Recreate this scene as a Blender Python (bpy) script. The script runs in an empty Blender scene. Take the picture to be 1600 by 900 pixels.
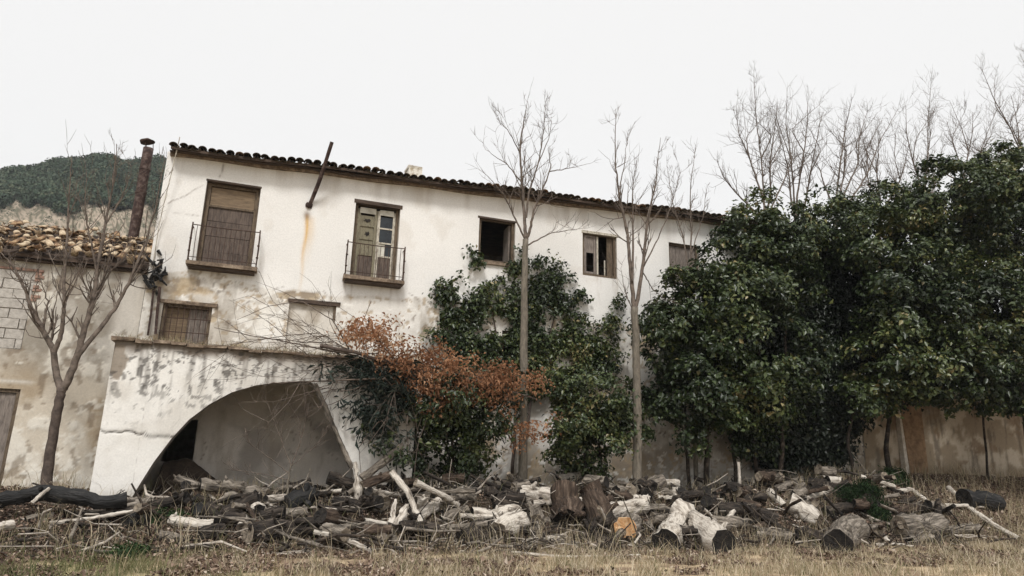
import bpy, math, random
import numpy as np
from mathutils import Vector

# ------------------------------------------------------------------ camera, sky, sun, exposure
S = bpy.context.scene
COL = S.collection
EYE = 1.6
FOC = 1100.0
PITCH, ROLL, YAW = (math.radians(a) for a in (15.0, 1.4, 71.0))
cp, sp, cy, sy = math.cos(PITCH), math.sin(PITCH), math.cos(YAW), math.sin(YAW)
FW = np.array([cy*cp, sy*cp, sp]); RT0 = np.array([sy, -cy, 0.0]); UP0 = np.cross(RT0, FW)
RT = RT0*math.cos(ROLL) + UP0*math.sin(ROLL); UP = -RT0*math.sin(ROLL) + UP0*math.cos(ROLL)
cd = bpy.data.cameras.new('camera'); cam = bpy.data.objects.new('camera', cd); COL.objects.link(cam)
cd.sensor_width = 36.0; cd.lens = 36.0*FOC/1600.0; cd.clip_start = 0.1; cd.clip_end = 3000.0
from mathutils import Matrix
cam.matrix_world = Matrix(((RT[0], UP[0], -FW[0], 0), (RT[1], UP[1], -FW[1], 0), (RT[2], UP[2], -FW[2], EYE), (0, 0, 0, 1)))
S.camera = cam

W = bpy.data.worlds.new('World'); S.world = W; W.use_nodes = True
wn = W.node_tree; wn.nodes.clear()
SUN_EL, SUN_AZ = math.radians(52), math.radians(248)      # azimuth of the sun counted from +X, counter-clockwise
sky = wn.nodes.new('ShaderNodeTexSky'); sky.sky_type = 'NISHITA'; sky.sun_disc = False
sky.sun_elevation = SUN_EL; sky.sun_rotation = math.radians(90) - SUN_AZ
sky.air_density = 1.0; sky.dust_density = 4.0
mixw = wn.nodes.new('ShaderNodeMix'); mixw.data_type = 'RGBA'; mixw.inputs[0].default_value = 0.93
mixw.inputs[7].default_value = (5.55, 5.49, 5.4, 1)        # the even overcast cloud layer
bg = wn.nodes.new('ShaderNodeBackground'); bg.inputs[1].default_value = 0.1
wo = wn.nodes.new('ShaderNodeOutputWorld')
wn.links.new(sky.outputs[0], mixw.inputs[6]); wn.links.new(mixw.outputs[2], bg.inputs[0]); wn.links.new(bg.outputs[0], wo.inputs[0])
sl = bpy.data.lights.new('sun', 'SUN'); sun = bpy.data.objects.new('sun', sl); COL.objects.link(sun)
sl.energy = 1.5; sl.angle = math.radians(14); sl.color = (1.0, 0.98, 0.95)
sdir = Vector((math.cos(SUN_AZ)*math.cos(SUN_EL), math.sin(SUN_AZ)*math.cos(SUN_EL), math.sin(SUN_EL)))
sun.rotation_euler = sdir.to_track_quat('Z', 'Y').to_euler()
S.view_settings.view_transform = 'Standard'; S.view_settings.look = 'None'
S.view_settings.exposure = 0.85; S.view_settings.gamma = 1.0
S.render.engine = 'CYCLES'; S.cycles.use_denoising = True
S.cycles.max_bounces = 6; S.cycles.diffuse_bounces = 3; S.cycles.glossy_bounces = 2; S.cycles.transparent_max_bounces = 4

# ------------------------------------------------------------------ helpers
rnd = random.Random(7)
def at(px, py, Y):
    """a point of the place on the vertical plane y = Y"""
    d = FW + RT*(px-800)/FOC + UP*(450-py)/FOC
    k = Y/d[1]
    return np.array([d[0]*k, Y, d[2]*k + EYE])
def mpp(px, py, Y):
    """metres per pixel of the photograph at that point"""
    d = FW + RT*(px-800)/FOC + UP*(450-py)/FOC
    return Y/d[1]/FOC
def lin(c):
    return tuple((v/255/12.92 if v/255 <= .04045 else ((v/255+.055)/1.055)**2.4) for v in c)
_tab = {}
def vnoise(x, y, seed=0):
    if seed not in _tab: _tab[seed] = np.random.RandomState(seed).rand(256, 256)
    t = _tab[seed]; x = np.asarray(x, float); y = np.asarray(y, float)
    xi = np.floor(x).astype(int); yi = np.floor(y).astype(int); fx = x-xi; fy = y-yi
    fx = fx*fx*(3-2*fx); fy = fy*fy*(3-2*fy)
    a = t[xi & 255, yi & 255]; b = t[(xi+1) & 255, yi & 255]; c = t[xi & 255, (yi+1) & 255]; d = t[(xi+1) & 255, (yi+1) & 255]
    return (a*(1-fx)+b*fx)*(1-fy) + (c*(1-fx)+d*fx)*fy
def fbm(x, y, seed=0, octs=5):
    s = 0; a = .5; k = 1.0; tot = 0
    for i in range(octs):
        s = s + a*vnoise(x*k+17.3*i, y*k+9.1*i, seed+i); tot += a; a *= .55; k *= 2.03
    return s/tot
def sstep(a, b, x):
    t = np.clip((np.asarray(x, float)-a)/(b-a), 0, 1); return t*t*(3-2*t)

class MB:
    """collects geometry for ONE mesh"""
    def __init__(s): s.v = []; s.f = []; s.n = 0
    def add(s, v, f):
        v = np.asarray(v, float).reshape(-1, 3); k = s.n
        s.v.append(v); s.f.extend([tuple(i+k for i in q) for q in f]); s.n += len(v)
    def box(s, x0, x1, y0, y1, z0, z1, jit=0):
        v = np.array([(x, y, z) for x in (x0, x1) for y in (y0, y1) for z in (z0, z1)], float)
        if jit: v += np.random.RandomState(int(abs(x0*977+z0*131))%9999).uniform(-jit, jit, v.shape)
        s.add(v, [(0,1,3,2), (4,6,7,5), (0,4,5,1), (2,3,7,6), (0,2,6,4), (1,5,7,3)])
    def tube(s, pts, rad, n=6, cap=True, rough=0, seed=0, flat=1.0):
        P = np.asarray(pts, float); R = np.asarray(rad, float)*np.ones(len(P))
        T = np.gradient(P, axis=0); T /= np.maximum(np.linalg.norm(T, axis=1, keepdims=True), 1e-9)
        ref = np.array([0, 0, 1.]) if abs(T[:, 2]).mean() < .8 else np.array([1., 0, 0])
        U = np.cross(T, ref); U /= np.maximum(np.linalg.norm(U, axis=1, keepdims=True), 1e-9); V = np.cross(T, U)
        a = np.linspace(0, 2*math.pi, n, endpoint=False)
        rr = R[:, None]*np.ones(n)[None, :]
        if rough:
            rs = np.random.RandomState(seed); ridge = rs.uniform(-1, 1, n)
            rr = rr*(1 + rough*(.55*ridge[None, :] + .6*rs.uniform(-1, 1, (len(P), n)) + .5*np.sin(np.linspace(0, 5, len(P))*2+seed)[:, None]))
        v = P[:, None, :] + rr[:, :, None]*(np.cos(a)[None, :, None]*U[:, None, :] + flat*np.sin(a)[None, :, None]*V[:, None, :])
        m = len(P); f = []
        for i in range(m-1):
            for j in range(n):
                k = (j+1) % n; f.append((i*n+j, i*n+k, (i+1)*n+k, (i+1)*n+j))
        if cap: f.append(tuple(range(n-1, -1, -1))); f.append(tuple((m-1)*n+j for j in range(n)))
        s.add(v.reshape(-1, 3), f)
        return v
    def build(s, name, m, parent=None, smooth=False, **kw):
        me = bpy.data.meshes.new(name); v = np.concatenate(s.v) if s.v else np.zeros((0, 3))
        me.from_pydata(v.tolist(), [], s.f)
        if smooth: me.polygons.foreach_set('use_smooth', np.ones(len(me.polygons), bool))
        return link(name, me, m, parent, **kw)
def link(name, me, m, parent=None, label=None, cat=None, group=None, kind=None):
    if m is not None and not me.materials: me.materials.append(m)
    o = bpy.data.objects.new(name, me); COL.objects.link(o)
    if parent is not None: o.parent = parent
    return tag(o, label, cat, group, kind)
def tag(o, label=None, cat=None, group=None, kind=None):
    if label: o['label'] = label
    if cat: o['category'] = cat
    if group: o['group'] = group
    if kind: o['kind'] = kind
    return o
def empty(name, label, cat, group=None):
    o = bpy.data.objects.new(name, None); COL.objects.link(o); o.empty_display_size = .2
    return tag(o, label, cat, group, 'thing')
def setcol(me, cols, name='Col'):
    a = me.attributes.new(name, 'FLOAT_COLOR', 'POINT'); c = np.ones((len(me.vertices), 4), np.float32); c[:, :3] = cols
    a.data.foreach_set('color', c.ravel())

# ------------------------------------------------------------------ materials
def mat(name, stops, scale=4, rough=.85, bump=.3, bscale=None, stretch=(1, 1, 1), detail=8, spec=.3, metal=0, bdist=.02, coord='Object'):
    m = bpy.data.materials.new(name); m.use_nodes = True; nt = m.node_tree; b = nt.nodes['Principled BSDF']
    tc = nt.nodes.new('ShaderNodeTexCoord'); mp = nt.nodes.new('ShaderNodeMapping'); mp.inputs['Scale'].default_value = stretch
    nz = nt.nodes.new('ShaderNodeTexNoise'); nz.inputs['Scale'].default_value = scale; nz.inputs['Detail'].default_value = detail; nz.inputs['Roughness'].default_value = .65
    rp = nt.nodes.new('ShaderNodeValToRGB'); els = rp.color_ramp.elements
    while len(els) < len(stops): els.new(.5)
    for e, (p, c) in zip(els, stops): e.position = p; e.color = (*c, 1)
    if coord == 'stem':
        tc = nt.nodes.new('ShaderNodeAttribute'); tc.attribute_name = 'stem'; nt.links.new(tc.outputs['Vector'], mp.inputs[0])
    else: nt.links.new(tc.outputs[coord], mp.inputs[0])
    nt.links.new(mp.outputs[0], nz.inputs[0])
    nt.links.new(nz.outputs[0], rp.inputs[0]); nt.links.new(rp.outputs[0], b.inputs['Base Color'])
    b.inputs['Roughness'].default_value = rough; b.inputs['Specular IOR Level'].default_value = spec; b.inputs['Metallic'].default_value = metal
    if bump:
        n2 = nt.nodes.new('ShaderNodeTexNoise'); n2.inputs['Scale'].default_value = bscale or scale*4; n2.inputs['Detail'].default_value = 6
        bp = nt.nodes.new('ShaderNodeBump'); bp.inputs['Strength'].default_value = bump; bp.inputs['Distance'].default_value = bdist
        nt.links.new(mp.outputs[0], n2.inputs[0]); nt.links.new(n2.outputs[0], bp.inputs['Height']); nt.links.new(bp.outputs[0], b.inputs['Normal'])
    return m
def mat_painted(name, rough=.9, bump=.35, fine=22, lo=.86, hi=1.06, bdist=.02):
    """colour from the wear computed on the mesh, broken up by fine grain"""
    m = bpy.data.materials.new(name); m.use_nodes = True; nt = m.node_tree; b = nt.nodes['Principled BSDF']
    at_ = nt.nodes.new('ShaderNodeAttribute'); at_.attribute_name = 'Col'
    tc = nt.nodes.new('ShaderNodeTexCoord'); nz = nt.nodes.new('ShaderNodeTexNoise'); nz.inputs['Scale'].default_value = fine; nz.inputs['Detail'].default_value = 8; nz.inputs['Roughness'].default_value = .7
    mr = nt.nodes.new('ShaderNodeMapRange'); mr.inputs[1].default_value = .3; mr.inputs[2].default_value = .7; mr.inputs[3].default_value = lo; mr.inputs[4].default_value = hi
    mx = nt.nodes.new('ShaderNodeVectorMath'); mx.operation = 'SCALE'
    nt.links.new(tc.outputs['Object'], nz.inputs[0]); nt.links.new(nz.outputs[0], mr.inputs[0])
    nt.links.new(at_.outputs['Color'], mx.inputs[0]); nt.links.new(mr.outputs[0], mx.inputs['Scale']); nt.links.new(mx.outputs[0], b.inputs['Base Color'])
    b.inputs['Roughness'].default_value = rough; b.inputs['Specular IOR Level'].default_value = .2
    n2 = nt.nodes.new('ShaderNodeTexNoise'); n2.inputs['Scale'].default_value = 6; n2.inputs['Detail'].default_value = 9; n2.inputs['Roughness'].default_value = .6
    bp = nt.nodes.new('ShaderNodeBump'); bp.inputs['Strength'].default_value = bump; bp.inputs['Distance'].default_value = bdist
    nt.links.new(tc.outputs['Object'], n2.inputs[0]); nt.links.new(n2.outputs[0], bp.inputs['Height']); nt.links.new(bp.outputs[0], b.inputs['Normal'])
    return m
def mat_leaf(name, stops, rough=.35, spec=.5, trans=.15):
    m = bpy.data.materials.new(name); m.use_nodes = True; nt = m.node_tree; b = nt.nodes['Principled BSDF']
    a = nt.nodes.new('ShaderNodeAttribute'); a.attribute_name = 'tint'
    rp = nt.nodes.new('ShaderNodeValToRGB'); els = rp.color_ramp.elements
    while len(els) < len(stops): els.new(.5)
    for e, (p, c) in zip(els, stops): e.position = p; e.color = (*c, 1)
    nt.links.new(a.outputs['Fac'], rp.inputs[0]); nt.links.new(rp.outputs[0], b.inputs['Base Color'])
    b.inputs['Roughness'].default_value = rough; b.inputs['Specular IOR Level'].default_value = spec
    if trans:
        t = nt.nodes.new('ShaderNodeBsdfTranslucent'); mx = nt.nodes.new('ShaderNodeMixShader'); mx.inputs[0].default_value = trans
        nt.links.new(rp.outputs[0], t.inputs[0]); nt.links.new(b.outputs[0], mx.inputs[1]); nt.links.new(t.outputs[0], mx.inputs[2])
        nt.links.new(mx.outputs[0], nt.nodes['Material Output'].inputs[0])
    return m
M = {}
M['plaster'] = mat_painted('painted_plaster')
M['terrain'] = mat_painted('earth', rough=1, bump=.8, fine=30, lo=.6, hi=1.3, bdist=.04)
M['reveal'] = mat('reveal_plaster', [(.3, lin((176, 166, 152))), (.6, lin((222, 216, 206)))], 5)
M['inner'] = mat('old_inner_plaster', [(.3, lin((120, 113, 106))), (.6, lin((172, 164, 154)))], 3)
M['tile'] = mat('dark_mossy_roof_tile', [(.3, lin((38, 34, 30))), (.5, lin((84, 70, 58))), (.66, lin((70, 74, 56)))], 6, bump=.6)
M['tile_tan'] = mat('tan_roof_tile', [(.28, lin((84, 66, 52))), (.45, lin((160, 138, 112))), (.58, lin((204, 186, 158))), (.7, lin((112, 88, 70)))], 5, bump=.6)
M['tile_brown'] = mat('brown_lichened_tile', [(.3, lin((56, 44, 36))), (.55, lin((140, 110, 82))), (.7, lin((180, 160, 126)))], 6, bump=.6)
M['eave'] = mat('weathered_eave_wood', [(.3, lin((42, 35, 31))), (.6, lin((86, 72, 62)))], 3, stretch=(1, 6, 6), bump=.6)
M['wood_brown'] = mat('brown_door_wood', [(.3, lin((64, 56, 52))), (.6, lin((104, 92, 84)))], 4, stretch=(6, 6, 1), bump=.4)
M['wood_tan'] = mat('tan_board', [(.3, lin((98, 84, 70))), (.6, lin((134, 116, 94)))], 4, stretch=(1, 6, 6), bump=.3)
M['wood_green'] = mat('faded_green_door_paint', [(.3, lin((92, 86, 72))), (.55, lin((132, 126, 106))), (.7, lin((84, 72, 60)))], 5, stretch=(4, 4, 1), bump=.4)
M['wood_grey'] = mat('grey_shutter_wood', [(.3, lin((92, 84, 78))), (.6, lin((138, 128, 120)))], 5, stretch=(5, 5, 1), bump=.4)
M['frame'] = mat('dark_weathered_frame', [(.3, lin((66, 56, 46))), (.6, lin((110, 96, 80)))], 6, stretch=(3, 3, 1), bump=.4)
M['frame_pale'] = mat('peeling_pale_frame', [(.35, lin((132, 122, 108))), (.55, lin((196, 190, 176)))], 9, stretch=(3, 3, 1), bump=.4)
M['paper'] = mat('dusty_white_pane', [(.35, lin((168, 164, 150))), (.6, lin((206, 203, 192)))], 4, bump=.05, rough=.5)
M['glass'] = mat('dusty_dark_glass', [(.3, lin((20, 24, 28))), (.7, lin((44, 50, 54)))], 3, rough=.15, spec=.5, bump=.03)
M['iron'] = mat('rusted_black_iron', [(.3, lin((38, 32, 30))), (.62, lin((84, 64, 54)))], 12, rough=.8, bump=.4)
M['rust'] = mat('rust', [(.3, lin((42, 34, 32))), (.5, lin((68, 52, 47))), (.68, lin((110, 96, 90)))], 7, rough=.85, bump=.5)
M['stone_ledge'] = mat('ledge_stone', [(.3, lin((72, 62, 54))), (.5, lin((122, 106, 90))), (.68, lin((160, 144, 126)))], 7, bump=.9)
M['block'] = mat('pale_concrete_block', [(.3, lin((156, 150, 142))), (.6, lin((192, 186, 178)))], 9, bump=.5)
M['brick'] = mat('red_brick', [(.3, lin((120, 90, 78))), (.6, lin((168, 138, 122)))], 9, bump=.6)
M['chimney'] = mat('flaking_chimney_plaster', [(.36, lin((164, 148, 120))), (.5, lin((226, 220, 208)))], 6, bump=.5)
M['bark_pale'] = mat('bleached_log', [(.28, lin((96, 88, 80))), (.45, lin((168, 158, 146))), (.66, lin((206, 196, 184)))], 3.5, stretch=(1, 1, 1), bump=.9, bscale=22, bdist=.03)
M['bark_grey'] = mat('grey_bark', [(.3, lin((52, 48, 44))), (.5, lin((118, 110, 100))), (.68, lin((156, 146, 134)))], 6, bump=1, bscale=18, bdist=.05)
M['bark_dark'] = mat('dark_bark', [(.32, lin((26, 23, 21))), (.54, lin((64, 56, 49))), (.74, lin((112, 100, 88)))], 6, bump=1, bscale=18, bdist=.05)
M['bark_brown'] = mat('brown_bark', [(.3, lin((52, 40, 32))), (.55, lin((106, 82, 64))), (.72, lin((140, 116, 94)))], 6, bump=1, bscale=18, bdist=.05)
M['char'] = mat('charred_wood', [(.35, lin((22, 22, 23))), (.6, lin((48, 47, 46))), (.75, lin((92, 88, 84)))], 6, bump=1, bscale=14, rough=.7, bdist=.06)
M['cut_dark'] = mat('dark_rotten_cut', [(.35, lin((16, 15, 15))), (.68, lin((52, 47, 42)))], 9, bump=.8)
M['cut_grey'] = mat('grey_cut_wood', [(.3, lin((86, 78, 68))), (.6, lin((150, 138, 122)))], 12, bump=.6)
M['cut_orange'] = mat('fresh_orange_cut', [(.3, lin((176, 118, 76))), (.5, lin((222, 172, 122))), (.68, lin((238, 206, 166)))], 9, bump=.7)
M['twig'] = mat('twig_bark', [(.3, lin((66, 58, 52))), (.6, lin((116, 104, 94)))], 8, bump=.2)
M['twig_dark'] = mat('dark_twig_bark', [(.3, lin((54, 46, 42))), (.6, lin((96, 84, 76)))], 8, bump=.2)
M['tree_bark'] = mat('smooth_grey_bark', [(.3, lin((74, 70, 62))), (.6, lin((122, 114, 102)))], 5, stretch=(4, 4, 1), bump=.5)
M['ivy'] = mat_leaf('evergreen_leaf', [(0, (.016, .026, .010)), (.33, (.034, .052, .018)), (.62, (.07, .094, .03)), (.88, (.15, .16, .055)), (1, (.26, .21, .1))], rough=.36, spec=.42)
M['leaf_shade'] = mat_leaf('painted_shade_leaf', [(0, (.014, .022, .011)), (.5, (.036, .055, .023)), (1, (.10, .12, .05))], rough=.4, spec=.4)  # darker leaf copy with shade put into its colour
M['bough'] = mat_leaf('dull_drooping_bough', [(0, (.028, .042, .034)), (.5, (.055, .075, .06)), (1, (.15, .16, .125))], rough=.6, spec=.3)
M['dead'] = mat_leaf('dead_brown_leaf', [(0, (.26, .13, .07)), (.4, (.5, .27, .15)), (.8, (.62, .41, .26)), (1, (.66, .5, .36))], rough=.7, spec=.2, trans=.4)
M['grassm'] = mat_leaf('dry_and_green_grass', [(0, (.09, .11, .045)), (.35, (.19, .18, .09)), (.55, (.36, .29, .19)), (1, (.6, .52, .39))], rough=.8, spec=.15, trans=.2)
M['litter'] = mat_leaf('fallen_leaf', [(0, (.05, .035, .028)), (.4, (.15, .10, .075)), (.75, (.30, .22, .165)), (1, (.56, .48, .40))], rough=.9, spec=.1, trans=0)
M['hilltree'] = mat_leaf('hazed_pine', [(0, (.03, .05, .034)), (.6, (.06, .085, .056)), (1, (.11, .125, .08))], rough=.8, spec=.1, trans=0)  # greens lightened to carry part of the distance haze
M['moss'] = mat_leaf('green_moss_strand', [(0, (.02, .04, .016)), (.6, (.045, .085, .03)), (1, (.1, .14, .05))], rough=.7, spec=.2)

# ------------------------------------------------------------------ ground
FY, AY = 20.0, 18.0         # planes of the house front and of the arch front
def gz(x, y):
    x = np.asarray(x, float); y = np.asarray(y, float)
    R = 1.0 + .95*sstep(9, 22, x)
    z = R*sstep(14.9, 19.4, y)
    pile = (.25*sstep(-3.2, -1.5, x)+.75*sstep(-.5, 3, x))*(1-sstep(17, 21, x))
    z = z + .46*pile*np.exp(-((y-17.6)/.85)**2)*(.55+.9*fbm(x*.9, y*.9, 3, 3))
    z = z + .10*(fbm(x*.8, y*.8, 11, 4)-.5)*sstep(1500, 60, np.abs(y)+np.abs(x)) + .05*(fbm(x*4, y*4, 21, 3)-.5)
    return z
def lines(dense0, dense1, step, far):
    c = list(np.arange(dense0, dense1+step/2, step)); k = step*2; a = dense1
    while a < far: a += k; c.append(a); k *= 1.35
    a = dense0; k = step*2
    while a > -far: a -= k; c.insert(0, a); k *= 1.35
    return np.array(c)
gx, gy = lines(-14, 34, .14, 1200), lines(6, 22, .14, 1200)
X, Yg = np.meshgrid(gx, gy); Z = gz(X, Yg)
nx, ny = len(gx), len(gy)
me = bpy.data.meshes.new('ground')
idx = np.arange(nx*ny).reshape(ny, nx)
q = np.stack([idx[:-1, :-1], idx[:-1, 1:], idx[1:, 1:], idx[1:, :-1]], -1).reshape(-1, 4)
me.from_pydata(np.stack([X, Yg, Z], -1).reshape(-1, 3).tolist(), [], q.tolist())
n1 = fbm(X*.5, Yg*.5, 31, 5); n2 = fbm(X*3, Yg*3, 41, 4)
straw, soil, green, dark = (np.array(lin(c)) for c in ((190, 170, 140), (136, 116, 96), (128, 126, 86), (42, 37, 33)))
k1 = sstep(.42, .6, n2)[..., None]
c = straw*k1 + soil*(1-k1)
gk = (sstep(3, -4, X)*sstep(.4, .55, n1))[..., None]*.7; c = c*(1-gk) + green*gk
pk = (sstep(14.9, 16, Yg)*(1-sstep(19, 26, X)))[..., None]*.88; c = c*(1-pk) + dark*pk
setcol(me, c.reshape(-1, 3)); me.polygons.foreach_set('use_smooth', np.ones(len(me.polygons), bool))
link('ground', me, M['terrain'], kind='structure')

# ------------------------------------------------------------------ far hill
def hill_r(az): return 330 + 60*np.sin(az*3)
def hill_elev(az):            # tangent of the ridge's elevation against azimuth from +X (radians)
    left = np.degrees(az)
    t = np.interp(left, [40, 75, 88, 96, 99.7, 103.9, 107.2, 109.3, 113, 125, 150], [.06, .12, .28, .38, .392, .378, .354, .333, .30, .24, .12])
    return t
def hill_z(az, r):
    n = fbm(az*40, r*.02, 51, 5)
    rr = hill_r(az)
    base = 2.0 + (hill_elev(az)*rr)*np.where(r < rr, sstep(90, 1, 0)*0 + np.clip((r-110)/(rr-110), 0, 1)**.9, 1-.5*np.clip((r-rr)/400, 0, 1))
    return base + (n-.5)*7*np.clip((r-110)/100, 0, 1)
az = np.radians(np.concatenate([np.linspace(38, 94, 60), np.linspace(94.2, 116, 200), np.linspace(117, 150, 40)])); rr = np.concatenate([np.linspace(105, 360, 150), np.linspace(366, 620, 20)])
A, Rr = np.meshgrid(az, rr); Zh = hill_z(A, Rr)
me = bpy.data.meshes.new('hill'); idx = np.arange(A.size).reshape(A.shape)
q = np.stack([idx[:-1, :-1], idx[1:, :-1], idx[1:, 1:], idx[:-1, 1:]], -1).reshape(-1, 4)
me.from_pydata(np.stack([Rr*np.cos(A), Rr*np.sin(A), Zh], -1).reshape(-1, 3).tolist(), [], q.tolist())
nn = (.5*fbm(A*160, Rr*.12, 61, 5)+.5*np.random.RandomState(8).rand(*A.shape))[..., None]
rock, scrub = np.array(lin((160, 146, 130))), np.array(lin((104, 100, 84)))
setcol(me, (rock*sstep(.4, .6, nn) + scrub*(1-sstep(.4, .6, nn))).reshape(-1, 3)); me.polygons.foreach_set('use_smooth', np.ones(len(me.polygons), bool))
link('hill', me, M['terrain'], kind='structure')

def leaf_object(name, P, N, L, Wd, tint, m, parent=None, seed=0, droop=.5, fold=.18, **kw):
    """many small folded leaves as one mesh: points, outward normals, lengths, widths"""
    rs = np.random.RandomState(seed); n = len(P)
    N = N/np.maximum(np.linalg.norm(N, axis=1, keepdims=True), 1e-9)
    t = rs.normal(size=(n, 3)); t[:, 2] -= droop
    t -= N*(t*N).sum(1, keepdims=True); t /= np.maximum(np.linalg.norm(t, axis=1, keepdims=True), 1e-9)
    s = np.cross(N, t); L = np.asarray(L)[:, None]*np.ones((n, 1)); Wd = np.asarray(Wd)[:, None]*np.ones((n, 1))
    v = np.stack([P, P+t*L*.45+s*Wd*.5+N*L*fold, P+t*L-N*L*.1, P+t*L*.45-s*Wd*.5+N*L*fold], 1).reshape(-1, 3)
    base = (np.arange(n)*4)[:, None]
    tri = np.concatenate([base+np.array([[0, 1, 2]]), base+np.array([[0, 2, 3]])], 1).reshape(-1, 3)
    me = bpy.data.meshes.new(name); me.vertices.add(4*n); me.vertices.foreach_set('co', v.astype(np.float32).ravel())
    me.loops.add(len(tri)*3); me.loops.foreach_set('vertex_index', tri.astype(np.int32).ravel())
    me.polygons.add(len(tri)); me.polygons.foreach_set('loop_start', np.arange(0, len(tri)*3, 3, dtype=np.int32))
    me.update(); me.validate()
    a = me.attributes.new('tint', 'FLOAT', 'POINT'); a.data.foreach_set('value', np.repeat(np.clip(tint, 0, 1), 4).astype(np.float32))
    return link(name, me, m, parent, **kw)

# pines and scrub on the hill: one far-off wood
rs = np.random.RandomState(5); P = []; Nn = []; Ls = []; Ti = []
for i in range(9000):
    a = math.radians(rs.uniform(94, 114)); r = rs.uniform(120, 345)
    frac = (r-110)/(float(hill_r(a))-110)
    dens = .97 if frac > .60 + .16*(fbm(a*30, r*.01, 71, 3)-.5)*2 else .3
    if rs.rand() > dens: continue
    zz = float(hill_z(a, r)); h = rs.uniform(3.0, 5.6) if dens > .5 else rs.uniform(.7, 1.8)
    k = 90 if dens > .5 else 14
    d = rs.normal(size=(k, 3)); d /= np.linalg.norm(d, axis=1, keepdims=True); d[:, 2] = np.abs(d[:, 2])*.9 - .3
    c0 = np.array([r*math.cos(a), r*math.sin(a), zz + h*.35])
    P.append(c0 + d*h*.55*rs.uniform(.5, 1.08, (k, 1))); Nn.append(d + rs.normal(size=(k, 3))*.4); Ls.append(np.full(k, h*.17)); Ti.append(np.clip(rs.uniform(-.1, .75) + rs.uniform(0, .3, k), 0, 1))
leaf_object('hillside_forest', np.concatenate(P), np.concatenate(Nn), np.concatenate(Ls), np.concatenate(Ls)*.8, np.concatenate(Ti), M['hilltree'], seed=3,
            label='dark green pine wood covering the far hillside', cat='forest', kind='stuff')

# ------------------------------------------------------------------ house
house = empty('abandoned_house', 'long white abandoned two-storey house with peeling plaster and tiled roof', 'house')
HX0, HX1, HT = -3.25, 20.2, 8.45+EYE
def o_(x0, x1, z0, z1): return (x0, x1, z0+EYE, z1+EYE)
OPEN = dict(w1=o_(-2.16, -.74, 5.36, 7.80), w2=o_(1.93, 3.26, 5.44, 7.84), w3=o_(5.75, 6.95, 6.42, 7.88), w4=o_(9.30, 10.55, 6.38, 7.90),
            w5=o_(12.55, 13.75, 6.45, 7.94), low=o_(-2.78, -1.58, 3.10, 4.20), bricked=o_(.36, 1.64, 2.9, 4.62), cellar=o_(-2.3, -1.55, .16, 1.22),
            lower_mid=o_(6.6, 7.7, 2.7, 4.3))
def grid_lines(a, b, step, extra):
    c = sorted(set([round(v, 4) for v in np.arange(a, b, step)] + [round(b, 4)] + [round(e, 4) for e in extra if a < e < b]))
    out = [c[0]]
    ex = set(round(e, 4) for e in extra)
    for v in c[1:]:
        if v - out[-1] < step*.35 and v not in ex and v != c[-1]: continue
        if v - out[-1] < step*.35 and out[-1] not in ex and len(out) > 1: out[-1] = v
        else: out.append(v)
    return np.array(out)
def roofline(x): return .45*sstep(0, 1, (np.asarray(x)-HX0)/(HX1-HX0)*.62+.0)*1.6*0 + (np.asarray(x)-HX0)*.030
def wall_sheet(name, xs, zs, Y, cut, colour, relief, parent, shear=None, m=None):
    X, Z = np.meshgrid(xs, zs); col, dep = colour(X, Z)
    Zs = Z.copy()
    if shear is not None: Zs = shear(X, Z)
    me = bpy.data.meshes.new(name); idx = np.arange(X.size).reshape(X.shape)
    cx = (X[:-1, :-1]+X[1:, 1:])/2; cz = (Z[:-1, :-1]+Z[1:, 1:])/2; keep = np.ones(cx.shape, bool)
    for (a, b, c, d) in cut: keep &= ~((cx > a) & (cx < b) & (cz > c) & (cz < d))
    q = np.stack([idx[:-1, :-1], idx[:-1, 1:], idx[1:, 1:], idx[1:, :-1]], -1)[keep]
    me.from_pydata(np.stack([X, Y - dep*relief, Zs], -1).reshape(-1, 3).tolist(), [], q.tolist())
    setcol(me, col.reshape(-1, 3)); me.polygons.foreach_set('use_smooth', np.ones(len(me.polygons), bool))
    return link(name, me, m or M['plaster'], parent)
def mixc(a, b, k): return a*(1-k[..., None]) + b*k[..., None]
def C3(c): return np.array(lin(c))
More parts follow.
